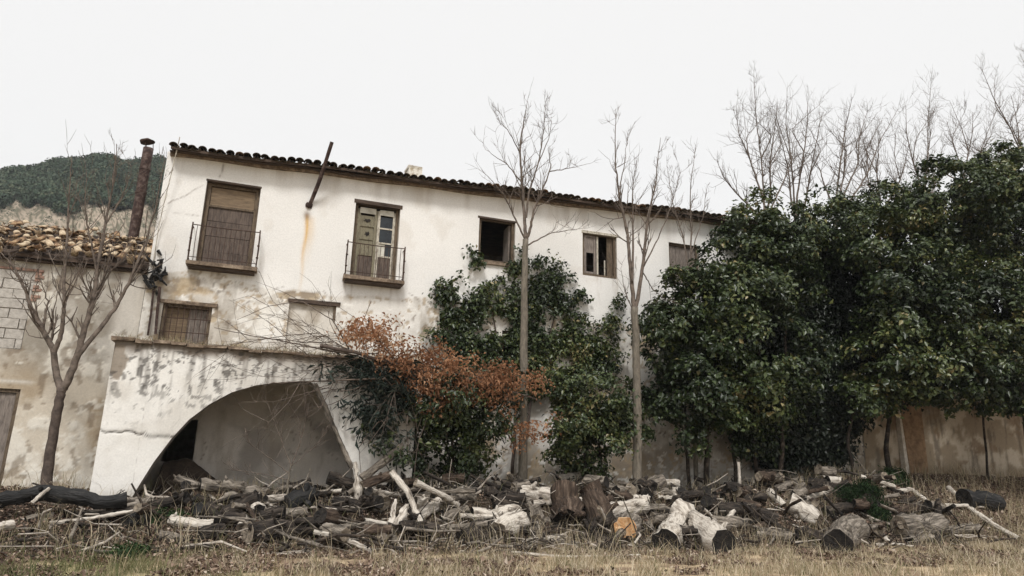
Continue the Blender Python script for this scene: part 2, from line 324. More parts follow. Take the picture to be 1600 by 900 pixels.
def facade_colour(X, Z):
    z = Z - EYE
    col = np.ones(X.shape+(3,))*C3((238, 236, 232))
    col = col*(1 - .05*sstep(.45, .7, fbm(X*.7, z*.7, 101, 5)))[..., None]
    dep = np.zeros(X.shape)
    # grey rain marks below the eave
    k = sstep(.45, .75, fbm(X*3.2, z*.35, 111, 4))*sstep(7.7, 8.5, z)*.45; col = mixc(col, C3((168, 156, 142)), k)
    # older render below the first-floor line
    edge = 5.02 + .35*(fbm(X*.55, X*0+3, 121, 3)-.5)*2 - .12*sstep(5, 9, X) + .12*(fbm(X*3, z*3, 122, 3)-.5)
    low = sstep(edge+.03, edge-.03, z)
    n = fbm(X*.9, z*.9, 131, 6)
    older = mixc(np.ones(X.shape+(3,))*C3((226, 222, 215)), C3((200, 193, 182)), sstep(.44, .62, n))
    col = mixc(col, older, low)
    peel = low*(1-sstep(3.2, 2.6, z)*sstep(5.6, 4.6, X))*sstep(.62, .655, fbm(X*1.3, z*1.5, 141, 6))
    peel = np.maximum(peel, sstep(.30, .10, np.hypot((X+2.2)/1.3, (z-4.62)/.34) - .45*(fbm(X*3, z*3, 142, 4)))*low)
    col = mixc(col, mixc(np.ones(X.shape+(3,))*C3((188, 170, 142)), C3((150, 134, 114)), sstep(.4, .6, fbm(X*5, z*5, 151, 4))), peel*.85); dep -= peel
    bright = low*sstep(.56, .64, fbm(X*.8+5, z*.8, 161, 5)); col = mixc(col, C3((236, 232, 224)), bright*.9); dep += .5*bright
    # grime of the ground floor and the old grey render within the arch
    k = sstep(3.0, 1.6, z)*sstep(-3.6, -2.9, X)*sstep(5.6, 3.6, X)
    g = mixc(np.ones(X.shape+(3,))*C3((206, 199, 190)), C3((164, 157, 149)), sstep(.4, .6, fbm(X*.9, z*1.2, 171, 6)))
    g = mixc(g, C3((196, 188, 176)), sstep(.5, .62, fbm(X*.7+9, z*.7, 172, 6))*.7)
    col = mixc(col, g, k)
    k = sstep(3.4, .6, z)*sstep(5, 7, X)*(.35+.65*sstep(.4, .62, fbm(X*1.6, z*1.6, 181, 5))); col = mixc(col, C3((150, 138, 122)), k*.8)
    # rust run below the iron bar
    px = .60 + .02*np.sin(z*5)
    k = np.exp(-((X-px)/.045)**2)*sstep(4.3, 7.1, z)*sstep(7.2, 7.12, z)*.8 + np.exp(-((X-px-.1)/.12)**2)*sstep(5.4, 6.9, z)*sstep(7.2, 7.0, z)*.35
    col = mixc(col, C3((214, 172, 100)), np.clip(k, 0, 1)); k = np.exp(-(((X-px)/.09)**2+((z-7.14)/.14)**2)); col = mixc(col, C3((128, 104, 84)), k*.8)
    # drips below the sills and hairline cracks
    for (a, b, c0, d0) in (OPEN['w1'], OPEN['w2'], OPEN['w3'], OPEN['w4']):
        k = sstep(.5, .72, fbm(X*7, z*.8, 191, 4))*sstep(a-.25, a-.05, X)*sstep(b+.25, b+.05, X)*sstep(c0-EYE-1.2, c0-EYE, z)*sstep(c0-EYE+.02, c0-EYE, z)*.45; col = mixc(col, C3((150, 132, 112)), k)
    for (x0, z0, x1, z1, sd) in ((-2.9, 6.72, -2.2, 6.70, 1), (-1.8, 8.35, -1.85, 7.85, 2), (.2, 5.0, -.9, 4.3, 3), (1.2, 5.0, 1.8, 4.2, 4), (3.6, 5.2, 4.6, 4.6, 5), (11.3, 7.3, 11.0, 5.2, 6), (-3.1, 6.9, -2.2, 7.6, 7)):
        dx, dz = x1-x0, z1-z0; Ln = math.hypot(dx, dz); u = ((X-x0)*dx+(z-z0)*dz)/Ln; w = (-(X-x0)*dz+(z-z0)*dx)/Ln
        w = w - .1*(fbm(u*4, u*0+sd, 201+sd, 4)-.5); k = np.exp(-(w/.016)**2)*sstep(0, .1, u)*sstep(Ln, Ln-.1, u)*.6; col = mixc(col, C3((110, 96, 84)), k)
    out_k = low*(1-sstep(3.2, 2.6, z)*sstep(5.6, 4.6, X))
    chip = out_k*sstep(.64, .655, fbm(X*6.5, z*6.5, 215, 4)); col = mixc(col, C3((176, 156, 128)), chip*.7); dep -= chip*.6
    chip = out_k*sstep(.64, .66, fbm(X*5.1+4, z*7.2, 216, 4)); col = mixc(col, C3((238, 235, 228)), chip*.8); dep += chip*.5
    stain = low*sstep(.55, .72, fbm(X*2.6, z*.7, 217, 5)); col = mixc(col, C3((150, 140, 126)), stain*.5)
    up = .5*(1-low)*sstep(.6, .75, fbm(X*1.8, z*1.1, 218, 5)); col = mixc(col, C3((208, 200, 188)), up*.6)
    vein = np.abs(fbm(X*1.1, z*1.1, 219, 4)-.5); vein = low*sstep(.010, .003, vein)*sstep(.48, .56, fbm(X*.9+2, z*.9, 221, 3)); col = mixc(col, C3((112, 98, 84)), vein*.7)
    dep += .6*(fbm(X*.6, z*.6, 211, 3)-.5)*2
    return col, dep
ex = [v for o in OPEN.values() for v in o[:2]]; ez = [v for o in OPEN.values() for v in o[2:]]
def shear(X, Z): return Z + roofline(X)*np.clip((Z-EYE-8.0)/.45, 0, 1)
wall_sheet('wall', grid_lines(HX0, HX1, .045, ex), grid_lines(0.2, HT, .05, ez), FY, OPEN.values(), facade_colour, .016, house, shear)
b = MB()       # the shell behind the front: side walls, back wall, party floor
b.box(HX0, HX0+.35, FY+.02, FY+7, 0, HT-.02); b.box(HX1-.35, HX1, FY+.02, FY+7, 0, HT+.5); v = []
for x in np.linspace(HX0+.36, HX1-.36, 12): zt_ = HT+float((x-HX0)*.030)+.03; v += [(x, FY+6.65, 0), (x, FY+6.99, 0), (x, FY+6.99, zt_), (x, FY+6.65, zt_)]
b.add(v, [(4*i+k, 4*i+(k+1) % 4, 4*i+4+(k+1) % 4, 4*i+4+k) for i in range(11) for k in range(4)])
b.build('side_wall', M['reveal'], house)
b = MB(); b.box(HX0+.36, HX1-.36, FY+.45, FY+6.64, EYE+4.85, EYE+5.05); b.build('upper_floor', M['wood_tan'], house)
for k in OPEN:            # plastered reveals, one set for every opening
    x0, x1, z0, z1 = OPEN[k]; d = .34 if k != 'bricked' else .12
    b = MB(); y0 = FY - .004
    for f in ([(x0, y0, z0), (x0, FY+d, z0), (x0, FY+d, z1), (x0, y0, z1)], [(x1, y0, z0), (x1, FY+d, z0), (x1, FY+d, z1), (x1, y0, z1)],
              [(x0, y0, z0), (x1, y0, z0), (x1, FY+d, z0), (x0, FY+d, z0)], [(x0, y0, z1), (x1, y0, z1), (x1, FY+d, z1), (x0, FY+d, z1)]):
        b.add(f, [(0, 1, 2, 3)])
    b.build('window_reveal', M['reveal'] if k not in ('cellar',) else M['inner'], house)

def part(name, m, parent, *boxes, jit=0, label=None):
    b = MB()
    for bx in boxes: b.box(*bx, jit=jit)
    o = b.build(name, m, parent)
    if label: o['label'] = label
    return o
def hframe(name, m, parent, x0, x1, z0, z1, y, w, d=.06, bottom=True):
    bs = [(x0, x0+w, y, y+d, z0, z1), (x1-w, x1, y, y+d, z0, z1), (x0+w, x1-w, y, y+d, z1-w, z1)]
    if bottom: bs.append((x0+w, x1-w, y, y+d, z0, z0+w))
    return part(name, m, parent, *bs, jit=.004)
def balcony(x0, x1, z, hgt, dep, nbar, gap_at=()):
    bal = part('balcony', M['stone_ledge'], house, (x0, x1, FY-dep, FY-.005, z-.13, z-.02), jit=.012)
    part('slab_moulding', M['eave'], bal, (x0+.06, x1-.06, FY-dep+.07, FY-.02, z-.2, z-.132))
    yf = FY-dep+.04
    b = MB(); b.tube([(x0+.04, FY-.01, z+hgt), (x0+.04, yf, z+hgt), ((x0+x1)/2, yf+.01, z+hgt-.015), (x1-.04, yf, z+hgt), (x1-.04, FY-.01, z+hgt)], .014, 6); b.build('top_rail', M['iron'], bal)
    b = MB(); b.tube([(x0+.04, FY-.01, z+.08), (x0+.04, yf, z+.08), (x1-.04, yf, z+.08), (x1-.04, FY-.01, z+.08)], .01, 6); b.build('bottom_rail', M['iron'], bal)
    for i in range(nbar):
        if i in gap_at: continue
        t = i/(nbar-1); x = x0+.04+(x1-x0-.08)*t; end = i in (0, nbar-1)
        b = MB(); r = .02 if end else .008; j = rnd.uniform(-.012, .012)
        b.tube([(x, yf, z-.02), (x+j, yf, z+hgt*.5), (x, yf, z+hgt+(.06 if end else 0))], [r, r*1.25, r], 6)
        if end:
            for zz in (.25, .6): b.tube([(x, yf, z+hgt*zz-.03), (x, yf, z+hgt*zz), (x, yf, z+hgt*zz+.03)], [.02, .038, .02], 7)
        b.build('bar', M['iron'], bal)
    for xs in (x0+.04, x1-.04):
        b = MB(); b.tube([(xs, FY-dep/2, z-.02), (xs, FY-dep/2, z+hgt)], .008, 6); b.build('bar', M['iron'], bal)
    return bal
# window 1: boarded balcony door
x0, x1, z0, z1 = OPEN['w1']
w = hframe('window', M['frame'], house, x0+.01, x1-.01, z0, z1-.01, FY+.15, .11, .1, False)
for i, (za, zb, mm) in enumerate(((0, .42, 'wood_brown'), (.425, .86, 'wood_brown'), (.865, 1.3, 'wood_brown'), (1.305, 1.72, 'wood_brown'), (1.76, 2.3, 'wood_tan'))):
    part('board', M[mm], w, (x0+.13, x1-.13, FY+.19+.008*(i % 2), FY+.225, z0+za+.01, z0+zb), jit=.006)
part('cross_rail', M['frame'], w, (x0+.12, x1-.12, FY+.16, FY+.19, z0+1.71, z0+1.77), jit=.006)
part('lintel', M['eave'], w, (x0-.02, x1+.02, FY-.008, FY+.14, z1-.05, z1+.01), jit=.006)
part('threshold', M['reveal'], w, (x0+.02, x1-.02, FY-.03, FY+.15, z0+.002, z0+.05), jit=.006)
balcony(x0-.2, x1+.17, z0, .98, .36, 15, (3,))
# window 2: glazed double door
x0, x1, z0, z1 = OPEN['w2']
w = hframe('window', M['frame'], house, x0+.01, x1-.01, z0, z1-.01, FY+.15, .09, .1, False)
part('lintel', M['eave'], w, (x0-.05, x1+.05, FY-.012, FY+.14, z1-.1, z1+.012), jit=.01)
xm = (x0+x1)/2 + .03
lf = hframe('door_leaf', M['wood_green'], w, x0+.1, xm-.005, z0+.03, z1-.2, FY+.17, .09, .05)
zs_ = [z0+.12, z0+.78, z0+1.27, z0+1.68, z0+2.03]
part('lower_panel', M['wood_brown'], w, (x0+.19, xm-.095, FY+.19, FY+.205, zs_[0], zs_[1]))
for i in range(1, 4):
    part('panel', M['wood_green'], w, (x0+.19, xm-.095, FY+.19+.004*i, FY+.21+.004*i, zs_[i]+.025, zs_[i+1]-.015), jit=.004)
    part('rail', M['wood_green'], w, (x0+.19, xm-.095, FY+.17, FY+.21, zs_[i]-.02, zs_[i]+.02))
part('fanlight', M['paper'], w, (x0+.16, xm-.06, FY+.16, FY+.168, z1-.33, z1-.16), jit=.008)
for (hx, hz, rx, rz) in ((.42, 1.44, .075, .065), (.4, 1.86, .11, .05)):   # flat dark patches painting the shade of broken panel holes
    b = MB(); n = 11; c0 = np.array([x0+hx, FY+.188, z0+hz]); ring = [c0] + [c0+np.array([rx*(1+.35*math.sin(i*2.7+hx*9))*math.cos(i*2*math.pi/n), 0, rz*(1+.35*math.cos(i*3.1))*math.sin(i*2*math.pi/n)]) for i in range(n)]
    b.add(ring, [(0, 1+i, 1+(i+1) % n) for i in range(n)]); b.build('hole_shade', M['cut_dark'], w)
rf = hframe('door_leaf', M['frame_pale'], w, xm+.005, x1-.1, z0+.03, z1-.2, FY+.17, .075, .05)
part('lower_panel', M['wood_brown'], w, (xm+.08, x1-.175, FY+.19, FY+.205, z0+.1, z0+.76))
for za in (.78, 1.2, 1.66): part('glazing_bar', M['frame_pale'], w, (xm+.08, x1-.175, FY+.175, FY+.215, z0+za-.02, z0+za+.025))
part('pane', M['glass'], w, (xm+.08, x1-.175, FY+.2, FY+.205, z0+1.685, z0+2.03))
part('pane', M['glass'], w, (xm+.08, x1-.175, FY+.2, FY+.205, z0+1.225, z0+1.64))
part('pane', M['paper'], w, (xm+.08, xm+.27, FY+.2, FY+.205, z0+.805, z0+1.18))
part('pane', M['glass'], w, (xm+.272, x1-.175, FY+.2, FY+.205, z0+.805, z0+1.18))
part('fanlight', M['paper'], w, (xm+.06, x1-.16, FY+.16, FY+.168, z1-.33, z1-.16), jit=.008)
balcony(x0-.2, x1+.2, z0, .95, .38, 15, (1, 12))
# window 3: open and dark
x0, x1, z0, z1 = OPEN['w3']
w = hframe('window', M['frame'], house, x0+.01, x1-.01, z0+.01, z1-.01, FY+.08, .08, .1)
part('lintel', M['eave'], w, (x0-.05, x1+.05, FY-.01, FY+.07, z1-.06, z1+.01), jit=.01)
part('sill', M['stone_ledge'], w, (x0-.06, x1+.06, FY-.08, FY+.1, z0-.09, z0+.005), jit=.01)
part('shutter', M['wood_grey'], w, (x1-.16, x1-.1, FY+.2, FY+.72, z0+.08, z1-.1), jit=.01)
# window 4: broken casement
x0, x1, z0, z1 = OPEN['w4']
w = hframe('window', M['frame'], house, x0+.01, x1-.01, z0+.01, z1-.01, FY+.06, .08, .1)
part('lintel', M['frame_pale'], w, (x0-.04, x1+.06, FY-.01, FY+.05, z1-.06, z1+.02), jit=.01)
hframe('casement', M['wood_grey'], w, x0+.1, x0+.52, z0+.1, z1-.1, FY+.09, .07, .05)
part('pane', M['wood_grey'], w, (x0+.17, x0+.45, FY+.11, FY+.115, z0+.82, z1-.18), jit=.004, label='dusty grey upper pane')
part('glazing_bar', M['frame_pale'], w, (x0+.55, x0+.61, FY+.09, FY+.13, z0+.1, z1-.1)); part('glazing_bar', M['frame_pale'], w, (x0+.83, x0+.87, FY+.1, FY+.13, z0+.1, z0+.62), jit=.006)
part('shutter', M['frame'], w, (x1-.3, x1-.1, FY+.13, FY+.17, z0+.1, z1-.1), jit=.008)
# window 5: closed grey shutters
x0, x1, z0, z1 = OPEN['w5']
w = hframe('window', M['frame'], house, x0+.01, x1-.01, z0+.01, z1-.01, FY+.08, .07, .1)
for i in range(8):
    a = x0+.08+(x1-x0-.16)*i/8; part('slat', M['wood_grey'], w, (a+.004, a+(x1-x0-.16)/8-.004, FY+.12+.006*(i % 2), FY+.15, z0+.08, z1-.08), jit=.003)
# low barred window
x0, x1, z0, z1 = OPEN['low']
w = hframe('window', M['frame'], house, x0+.01, x1-.01, z0+.01, z1-.01, FY+.06, .07, .1)
part('lintel', M['stone_ledge'], w, (x0-.12, x1+.12, FY-.05, FY+.05, z1-.01, z1+.09), jit=.015)
part('shutter', M['wood_tan'], w, (x0+.08, x0+.62, FY+.2, FY+.23, z0+.08, z1-.08), label='ochre-brown board behind the bars'); part('shutter', M['wood_grey'], w, (x0+.63, x1-.08, FY+.2, FY+.23, z0+.08, z1-.08))
for i in range(8):
    a = x0+.1+(x1-x0-.2)*i/7; b = MB(); b.tube([(a, FY+.03, z0), (a+rnd.uniform(-.01, .01), FY+.025, (z0+z1)/2), (a, FY+.03, z1)], .011, 6); b.build('window_bar', M['iron'], w)
for zz in (.35, .72):
    b = MB(); b.tube([(x0, FY+.022, z0+zz), (x1, FY+.022, z0+zz+.01)], .012, 6); b.build('window_bar', M['iron'], w)
# walled-up doorway
x0, x1, z0, z1 = OPEN['bricked']
w = wall_sheet('walled_up_doorway', np.linspace(x0, x1, 30), np.linspace(z0, z1, 40), FY+.11, (), lambda X, Z: (mixc(np.ones(X.shape+(3,))*C3((214, 208, 198)), C3((176, 166, 152)), sstep(.45, .65, fbm(X*2, Z*2, 301, 5))), fbm(X*3, Z*3, 302, 4)), .01, house)
part('lintel', M['eave'], w, (x0-.04, x1+.1, FY-.02, FY+.1, z1-.07, z1+.03), jit=.014)
part('door_jamb', M['frame'], w, (x1-.07, x1-.003, FY+.02, FY+.1, z1-.45, z1-.08), jit=.006)
x0, x1, z0, z1 = OPEN['lower_mid']
w = hframe('window', M['frame'], house, x0+.01, x1-.01, z0+.01, z1-.01, FY+.08, .08, .1)

# roof: deck, eave, barrel tiles
slope = math.tan(math.radians(15)); RZ = HT+.02; OV = .42
roof = MB()
def rz(x, y): return RZ + roofline(x) + (y-FY)*slope
xs = np.linspace(HX0+.12, HX1+.2, 24); v = []; f = []
for x in xs:
    s_ = .03*math.sin(x*1.1)
    v += [(x, FY-OV, rz(x, FY-OV)+s_), (x, FY+3.6, rz(x, FY+3.6)+s_), (x, FY+7.4, rz(x, FY+3.6)-.9), (x, FY-OV, rz(x, FY-OV)+.07+s_), (x, FY+3.6, rz(x, FY+3.6)+.07+s_), (x, FY+7.4, rz(x, FY+3.6)-.83)]
for i in range(len(xs)-1):
    a, c = 6*i, 6*(i+1)
    f += [(a, a+1, c+1, c), (a+1, a+2, c+2, c+1), (a+3, c+3, c+4, a+4), (a+4, c+4, c+5, a+5), (a, c, c+3, a+3), (a+2, a+5, c+5, c+2)]
f += [(0, 3, 4, 1), (1, 4, 5, 2)]; n_ = 6*(len(xs)-1); f += [(n_, n_+1, n_+4, n_+3), (n_+1, n_+2, n_+5, n_+4)]
roof.add(v, f); roof = roof.build('roof', M['eave'], house)
for j in range(2):      # stepped eave mouldings running along the wall top
    b = MB(); xs = np.linspace(HX0+.08, HX1+.1, 40); y0 = FY-.14-.14*j; v = []; f = []
    for x in xs:
        zt = rz(x, y0)-.012; zb_ = RZ+roofline(x)-.16+.05*j+.02*math.sin(x*2+j); v += [(x, y0, zb_), (x, FY-.005, zb_), (x, FY-.005, zt), (x, y0, zt)]
    for i in range(len(xs)-1):
        for k in range(4): f.append((4*i+k, 4*i+(k+1) % 4, 4*i+4+(k+1) % 4, 4*i+4+k))
    f += [(0, 1, 2, 3), (4*len(xs)-4, 4*len(xs)-3, 4*len(xs)-2, 4*len(xs)-1)]
    b.add(v, f); b.build('eave_moulding', M['eave'] if j else M['stone_ledge'], roof)
def tile_mesh(name, L, r0, r1, th=.014, n=7, up=True, m=None):
    b = MB(); v = []; f = []
    for i, (y, r) in enumerate(((0, r0), (L, r1))):
        for rad in (r, r-th):
            for k in range(n):
                a = math.pi*k/(n-1); z = math.sin(a)*rad*.8; v.append((math.cos(a)*rad, y, z if up else -z))
    for k in range(n-1):
        f += [(k, k+1, 2*n+k+1, 2*n+k), (n+k, 3*n+k, 3*n+k+1, n+k+1), (k, n+k, n+k+1, k+1), (2*n+k, 2*n+k+1, 3*n+k+1, 3*n+k)]
    f += [(0, 2*n, 3*n, n), (n-1, 2*n-1, 4*n-1, 3*n-1)]
    me = bpy.data.meshes.new(name); me.from_pydata(v, [], f); me.polygons.foreach_set('use_smooth', np.ones(len(f), bool)); me.materials.append(m); return me
cover = [tile_mesh('roof_tile', .44, .115, .09, m=M['tile']), tile_mesh('roof_tile', .44, .12, .088, m=M['tile_brown'])]
chan = tile_mesh('channel_tile', .44, .1, .085, up=False, m=M['tile'])
th = math.atan(slope); nt_ = int((HX1-HX0+.2)/.235)
for row in range(2):
    for i in range(nt_):
        x = HX0+.2+i*.235+rnd.uniform(-.03, .03); y = FY-OV-.08+row*.36+rnd.uniform(-.05, .05)
        o = link('roof_tile', cover[0] if rnd.random() < .82 else cover[1], None, roof)
        o.location = (x, y, rz(x, y)+.1+.03*math.sin(x*1.1)+rnd.uniform(-.015, .03)); o.rotation_euler = (th+rnd.uniform(-.08, .05), rnd.uniform(-.12, .12), rnd.uniform(-.1, .1))
        if row == 0:
            o = link('channel_tile', chan, None, roof); x += .117; o.location = (x, y+.04, rz(x, y)+.13+.03*math.sin(x*1.1)); o.rotation_euler = (th, 0, rnd.uniform(-.05, .05))
b = MB()      # the courses further up, too flat on to tell apart
for i in range(nt_):
    x = HX0+.2+i*.235
    for r in range(2, 11):
        y = FY-OV-.08+r*.36; z = rz(x, y)+.1; v = []
        for (yy, rr_) in ((0, .115), (.42, .09)):
            for k in range(5):
                a = math.pi*k/4; v.append((x+math.cos(a)*rr_, y+yy, z+yy*slope+math.sin(a)*rr_*.8))
        b.add(v, [(k, k+1, 5+k+1, 5+k) for k in range(4)])
b.build('upper_tile_courses', M['tile'], roof, kind='stuff')
# plaster chimney stub
p = at(646, 285, 22.4)
ch = empty('roof_chimney', 'small flaking white chimney stub standing on the tiled roof', 'chimney')
b = MB(); b.box(p[0]-.23, p[0]+.23, 22.2, 22.7, p[2]-.9, p[2]+.42, jit=.03); b.build('stack', M['chimney'], ch)
b = MB(); b.box(p[0]-.27, p[0]+.25, 22.17, 22.73, p[2]+.421, p[2]+.52, jit=.025); b.build('coping', M['chimney'], ch)
# slanting iron bar
p0, p1 = at(481, 326, FY+.05), at(520, 222, FY-.9)
bar = empty('iron_bar', 'rusty iron bar slanting up from the white wall between the balconies', 'bar')
b = MB(); pts = [p0+(p1-p0)*t+np.array([.03*math.sin(t*4), 0, 0]) for t in np.linspace(0, 1, 9)]; b.tube(pts, np.linspace(.055, .048, 9), 8, rough=.12, seed=4); b.build('shaft', M['rust'], bar)
b = MB(); b.tube([p0+(p1-p0)*.02, p0+(p1-p0)*.05, p0+(p1-p0)*.085], [.1, .105, .09], 9, rough=.1, seed=2); b.build('wall_collar', M['rust'], bar)

# ------------------------------------------------------------------ terrace arch in front of the house
arch = empty('arched_terrace', 'stained white arched terrace wall with grass along its top', 'arch')
AXL = float(at(160, 650, AY)[0]); AXR = float(at(650, 640, AY)[0])
top = [(AXL, float(at(181, 531, AY)[2])), (float(at(560, 560, AY)[0]), float(at(560, 562, AY)[2])), (AXR, float(at(650, 568, AY)[2]))]
def ztop(x): return np.interp(x, [t[0] for t in top], [t[1] for t in top]) + .03*np.sin(np.asarray(x)*5)*.6
curve_px = [(203, 782), (218, 757), (240, 722), (268, 685), (296, 655), (328, 631), (362, 613), (400, 602), (440, 597), (484, 596), (490, 600), (508, 640), (528, 684), (552, 735), (558, 790)]
curve = np.array([at(a, c, AY) for a, c in curve_px]); order = np.argsort(curve[:, 0])
cxs, czs = curve[order, 0], curve[order, 2]
def zbot(x):
    x = np.asarray(x, float); g = gz(x, x*0+AY)-.3
    return np.where((x > cxs[0]) & (x < cxs[-1]), np.interp(x, cxs, czs), g)
xs = np.unique(np.round(np.concatenate([np.arange(AXL, AXR, .04), cxs, [cxs[0]-.001, cxs[-1]+.001]]), 4)); nv = 120
U = np.linspace(0, 1, nv)[:, None]; X = np.ones((nv, 1))*xs[None, :]; Z = zbot(xs)[None, :]*(1-U) + ztop(xs)[None, :]*U
def arch_colour(X, Z):
    z = Z; dtop = ztop(X)-Z
    col = np.ones(X.shape+(3,))*C3((234, 231, 225))
    col = mixc(col, C3((206, 200, 190)), sstep(.45, .65, fbm(X*1.2, z*1.2, 401, 5))*.5)
    st = sstep(.52, .68, fbm(X*10, z*1.1, 411, 5))*sstep(1.7, .15, dtop-.5*fbm(X*2, X*0, 412, 3)); col = mixc(col, C3((122, 116, 110)), np.clip(st*.6, 0, 1))
    blot = sstep(.61, .65, fbm(X*6.5, z*5, 421, 6))*sstep(.42, .55, fbm(X*1.3, z*1.1, 422, 3))*sstep(2.2, .4, dtop); col = mixc(col, C3((86, 82, 78)), blot*.8)
    topd = sstep(.34, .06, dtop - .28*(fbm(X*3, z*2, 431, 4)-.4)); col = mixc(col, C3((104, 92, 80)), topd*.9)
    right = sstep(-.6, 1.4, X)*sstep(1.0, .2, dtop); col = mixc(col, mixc(np.ones(X.shape+(3,))*C3((122, 114, 104)), C3((168, 158, 146)), sstep(.45, .55, fbm(X*6, z*9, 441, 3))), right*.75)
    corner = sstep(.5, .4, np.hypot((X-AXL-.12)/.55, (dtop-.45)/.9) + .5*(fbm(X*4, z*4, 451, 4)-.4)); col = mixc(col, C3((140, 128, 114)), corner*.9)
    p0, p1 = at(150, 670, AY), at(274, 686, AY)
    u = (X-p0[0])/(p1[0]-p0[0]); w = z-(p0[2]+(p1[2]-p0[2])*u)-.16*(fbm(X*4, X*0, 461, 4)-.5)
    crack = np.exp(-(w/.019)**2)*sstep(.0, .1, u)*sstep(1.02, .95, u); col = mixc(col, C3((64, 54, 46)), np.clip(crack*1.1, 0, 1))
    speck = sstep(.665, .69, fbm(X*9, z*9, 471, 4))*sstep(2.4, .8, dtop); col = mixc(col, C3((70, 66, 62)), speck*.7)
    base = sstep(.5, 0, z-gz(X, X*0+AY)); col = mixc(col, C3((176, 164, 148)), base*.6)
    dep = (fbm(X*1.1, z*1.1, 481, 4)-.5)*1.5 - crack*1.2 - topd*.8 - corner
    return col, dep
col, dep = arch_colour(X, Z)
me = bpy.data.meshes.new('wall'); idx = np.arange(X.size).reshape(X.shape)
q = np.stack([idx[:-1, :-1], idx[:-1, 1:], idx[1:, 1:], idx[1:, :-1]], -1).reshape(-1, 4)
me.from_pydata(np.stack([X, AY-.025*dep, Z], -1).reshape(-1, 3).tolist(), [], q.tolist()); setcol(me, col.reshape(-1, 3)); me.polygons.foreach_set('use_smooth', np.ones(len(me.polygons), bool))
link('wall', me, M['plaster'], arch)
b = MB(); n = len(xs)    # thickness: intrados, back face, ends
zb, zt = zbot(xs), ztop(xs); TH = .42
v = [(x, AY+.012, z_) for x, z_ in zip(xs, zb)] + [(x, AY+TH, z_) for x, z_ in zip(xs, zb)] + [(x, AY+TH, z_-.02) for x, z_ in zip(xs, zt)] + [(x, AY+.012, z_-.02) for x, z_ in zip(xs, zt)]
f = []
for i in range(n-1): f += [(i, i+1, n+i+1, n+i), (n+i, n+i+1, 2*n+i+1, 2*n+i), (2*n+i, 2*n+i+1, 3*n+i+1, 3*n+i)]
f += [(0, n, 2*n, 3*n), (n-1, 2*n-1, 3*n-1, 4*n-1)]
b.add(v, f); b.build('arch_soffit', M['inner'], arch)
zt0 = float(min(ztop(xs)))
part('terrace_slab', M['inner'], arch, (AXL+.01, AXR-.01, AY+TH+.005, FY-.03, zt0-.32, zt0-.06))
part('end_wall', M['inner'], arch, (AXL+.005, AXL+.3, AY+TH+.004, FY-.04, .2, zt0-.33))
# ragged stone coping along the top: stones laid one by one
x = AXL-.08; k = 0
while x < AXR-.2:
    L = rnd.uniform(.28, .55); z = float(ztop(x+L/2)); b = MB(); rs = np.random.RandomState(k+50)
    vv = np.array([(a, c, d) for a in (x, x+L-.012) for c in (AY-.07, AY+TH) for d in (z-.015, z+.055)]) + rs.uniform(-.018, .018, (8, 3))
    b.add(vv, [(0,1,3,2), (4,6,7,5), (0,4,5,1), (2,3,7,6), (0,2,6,4), (1,5,7,3)]); b.build('coping_stone', M['stone_ledge'], arch); x += L; k += 1

q0, q1, q2 = at(246, 778, 19.2), at(296, 716, 19.9), at(362, 780, 19.2)
hx = np.linspace(q0[0]-.2, q2[0]+.3, 26); hy = np.linspace(18.9, 19.97, 12); HXg, HYg = np.meshgrid(hx, hy)
hz = np.interp(hx, [q0[0]-.2, q1[0]-.55, q1[0], q2[0], q2[0]+.3], [1.0, q1[2]-.12, q1[2]-.02, 1.08, .9])
HZ = .85 + (hz[None, :]-.85)*sstep(18.9, 19.6, HYg) + .1*(fbm(HXg*4, HYg*4, 491, 4)-.5)
me = bpy.data.meshes.new('dark_heap'); idx = np.arange(HXg.size).reshape(HXg.shape)
me.from_pydata(np.stack([HXg, HYg, HZ], -1).reshape(-1, 3).tolist(), [], np.stack([idx[:-1, :-1], idx[:-1, 1:], idx[1:, 1:], idx[1:, :-1]], -1).reshape(-1, 4).tolist())
link('dark_heap', me, mat('dark_heap_brown', [(.3, lin((40, 34, 30))), (.65, lin((78, 66, 56)))], 5, bump=1), None, label='dark mound against the back wall inside the arch', cat='earth heap')  # sloping mound in mottled dark brown

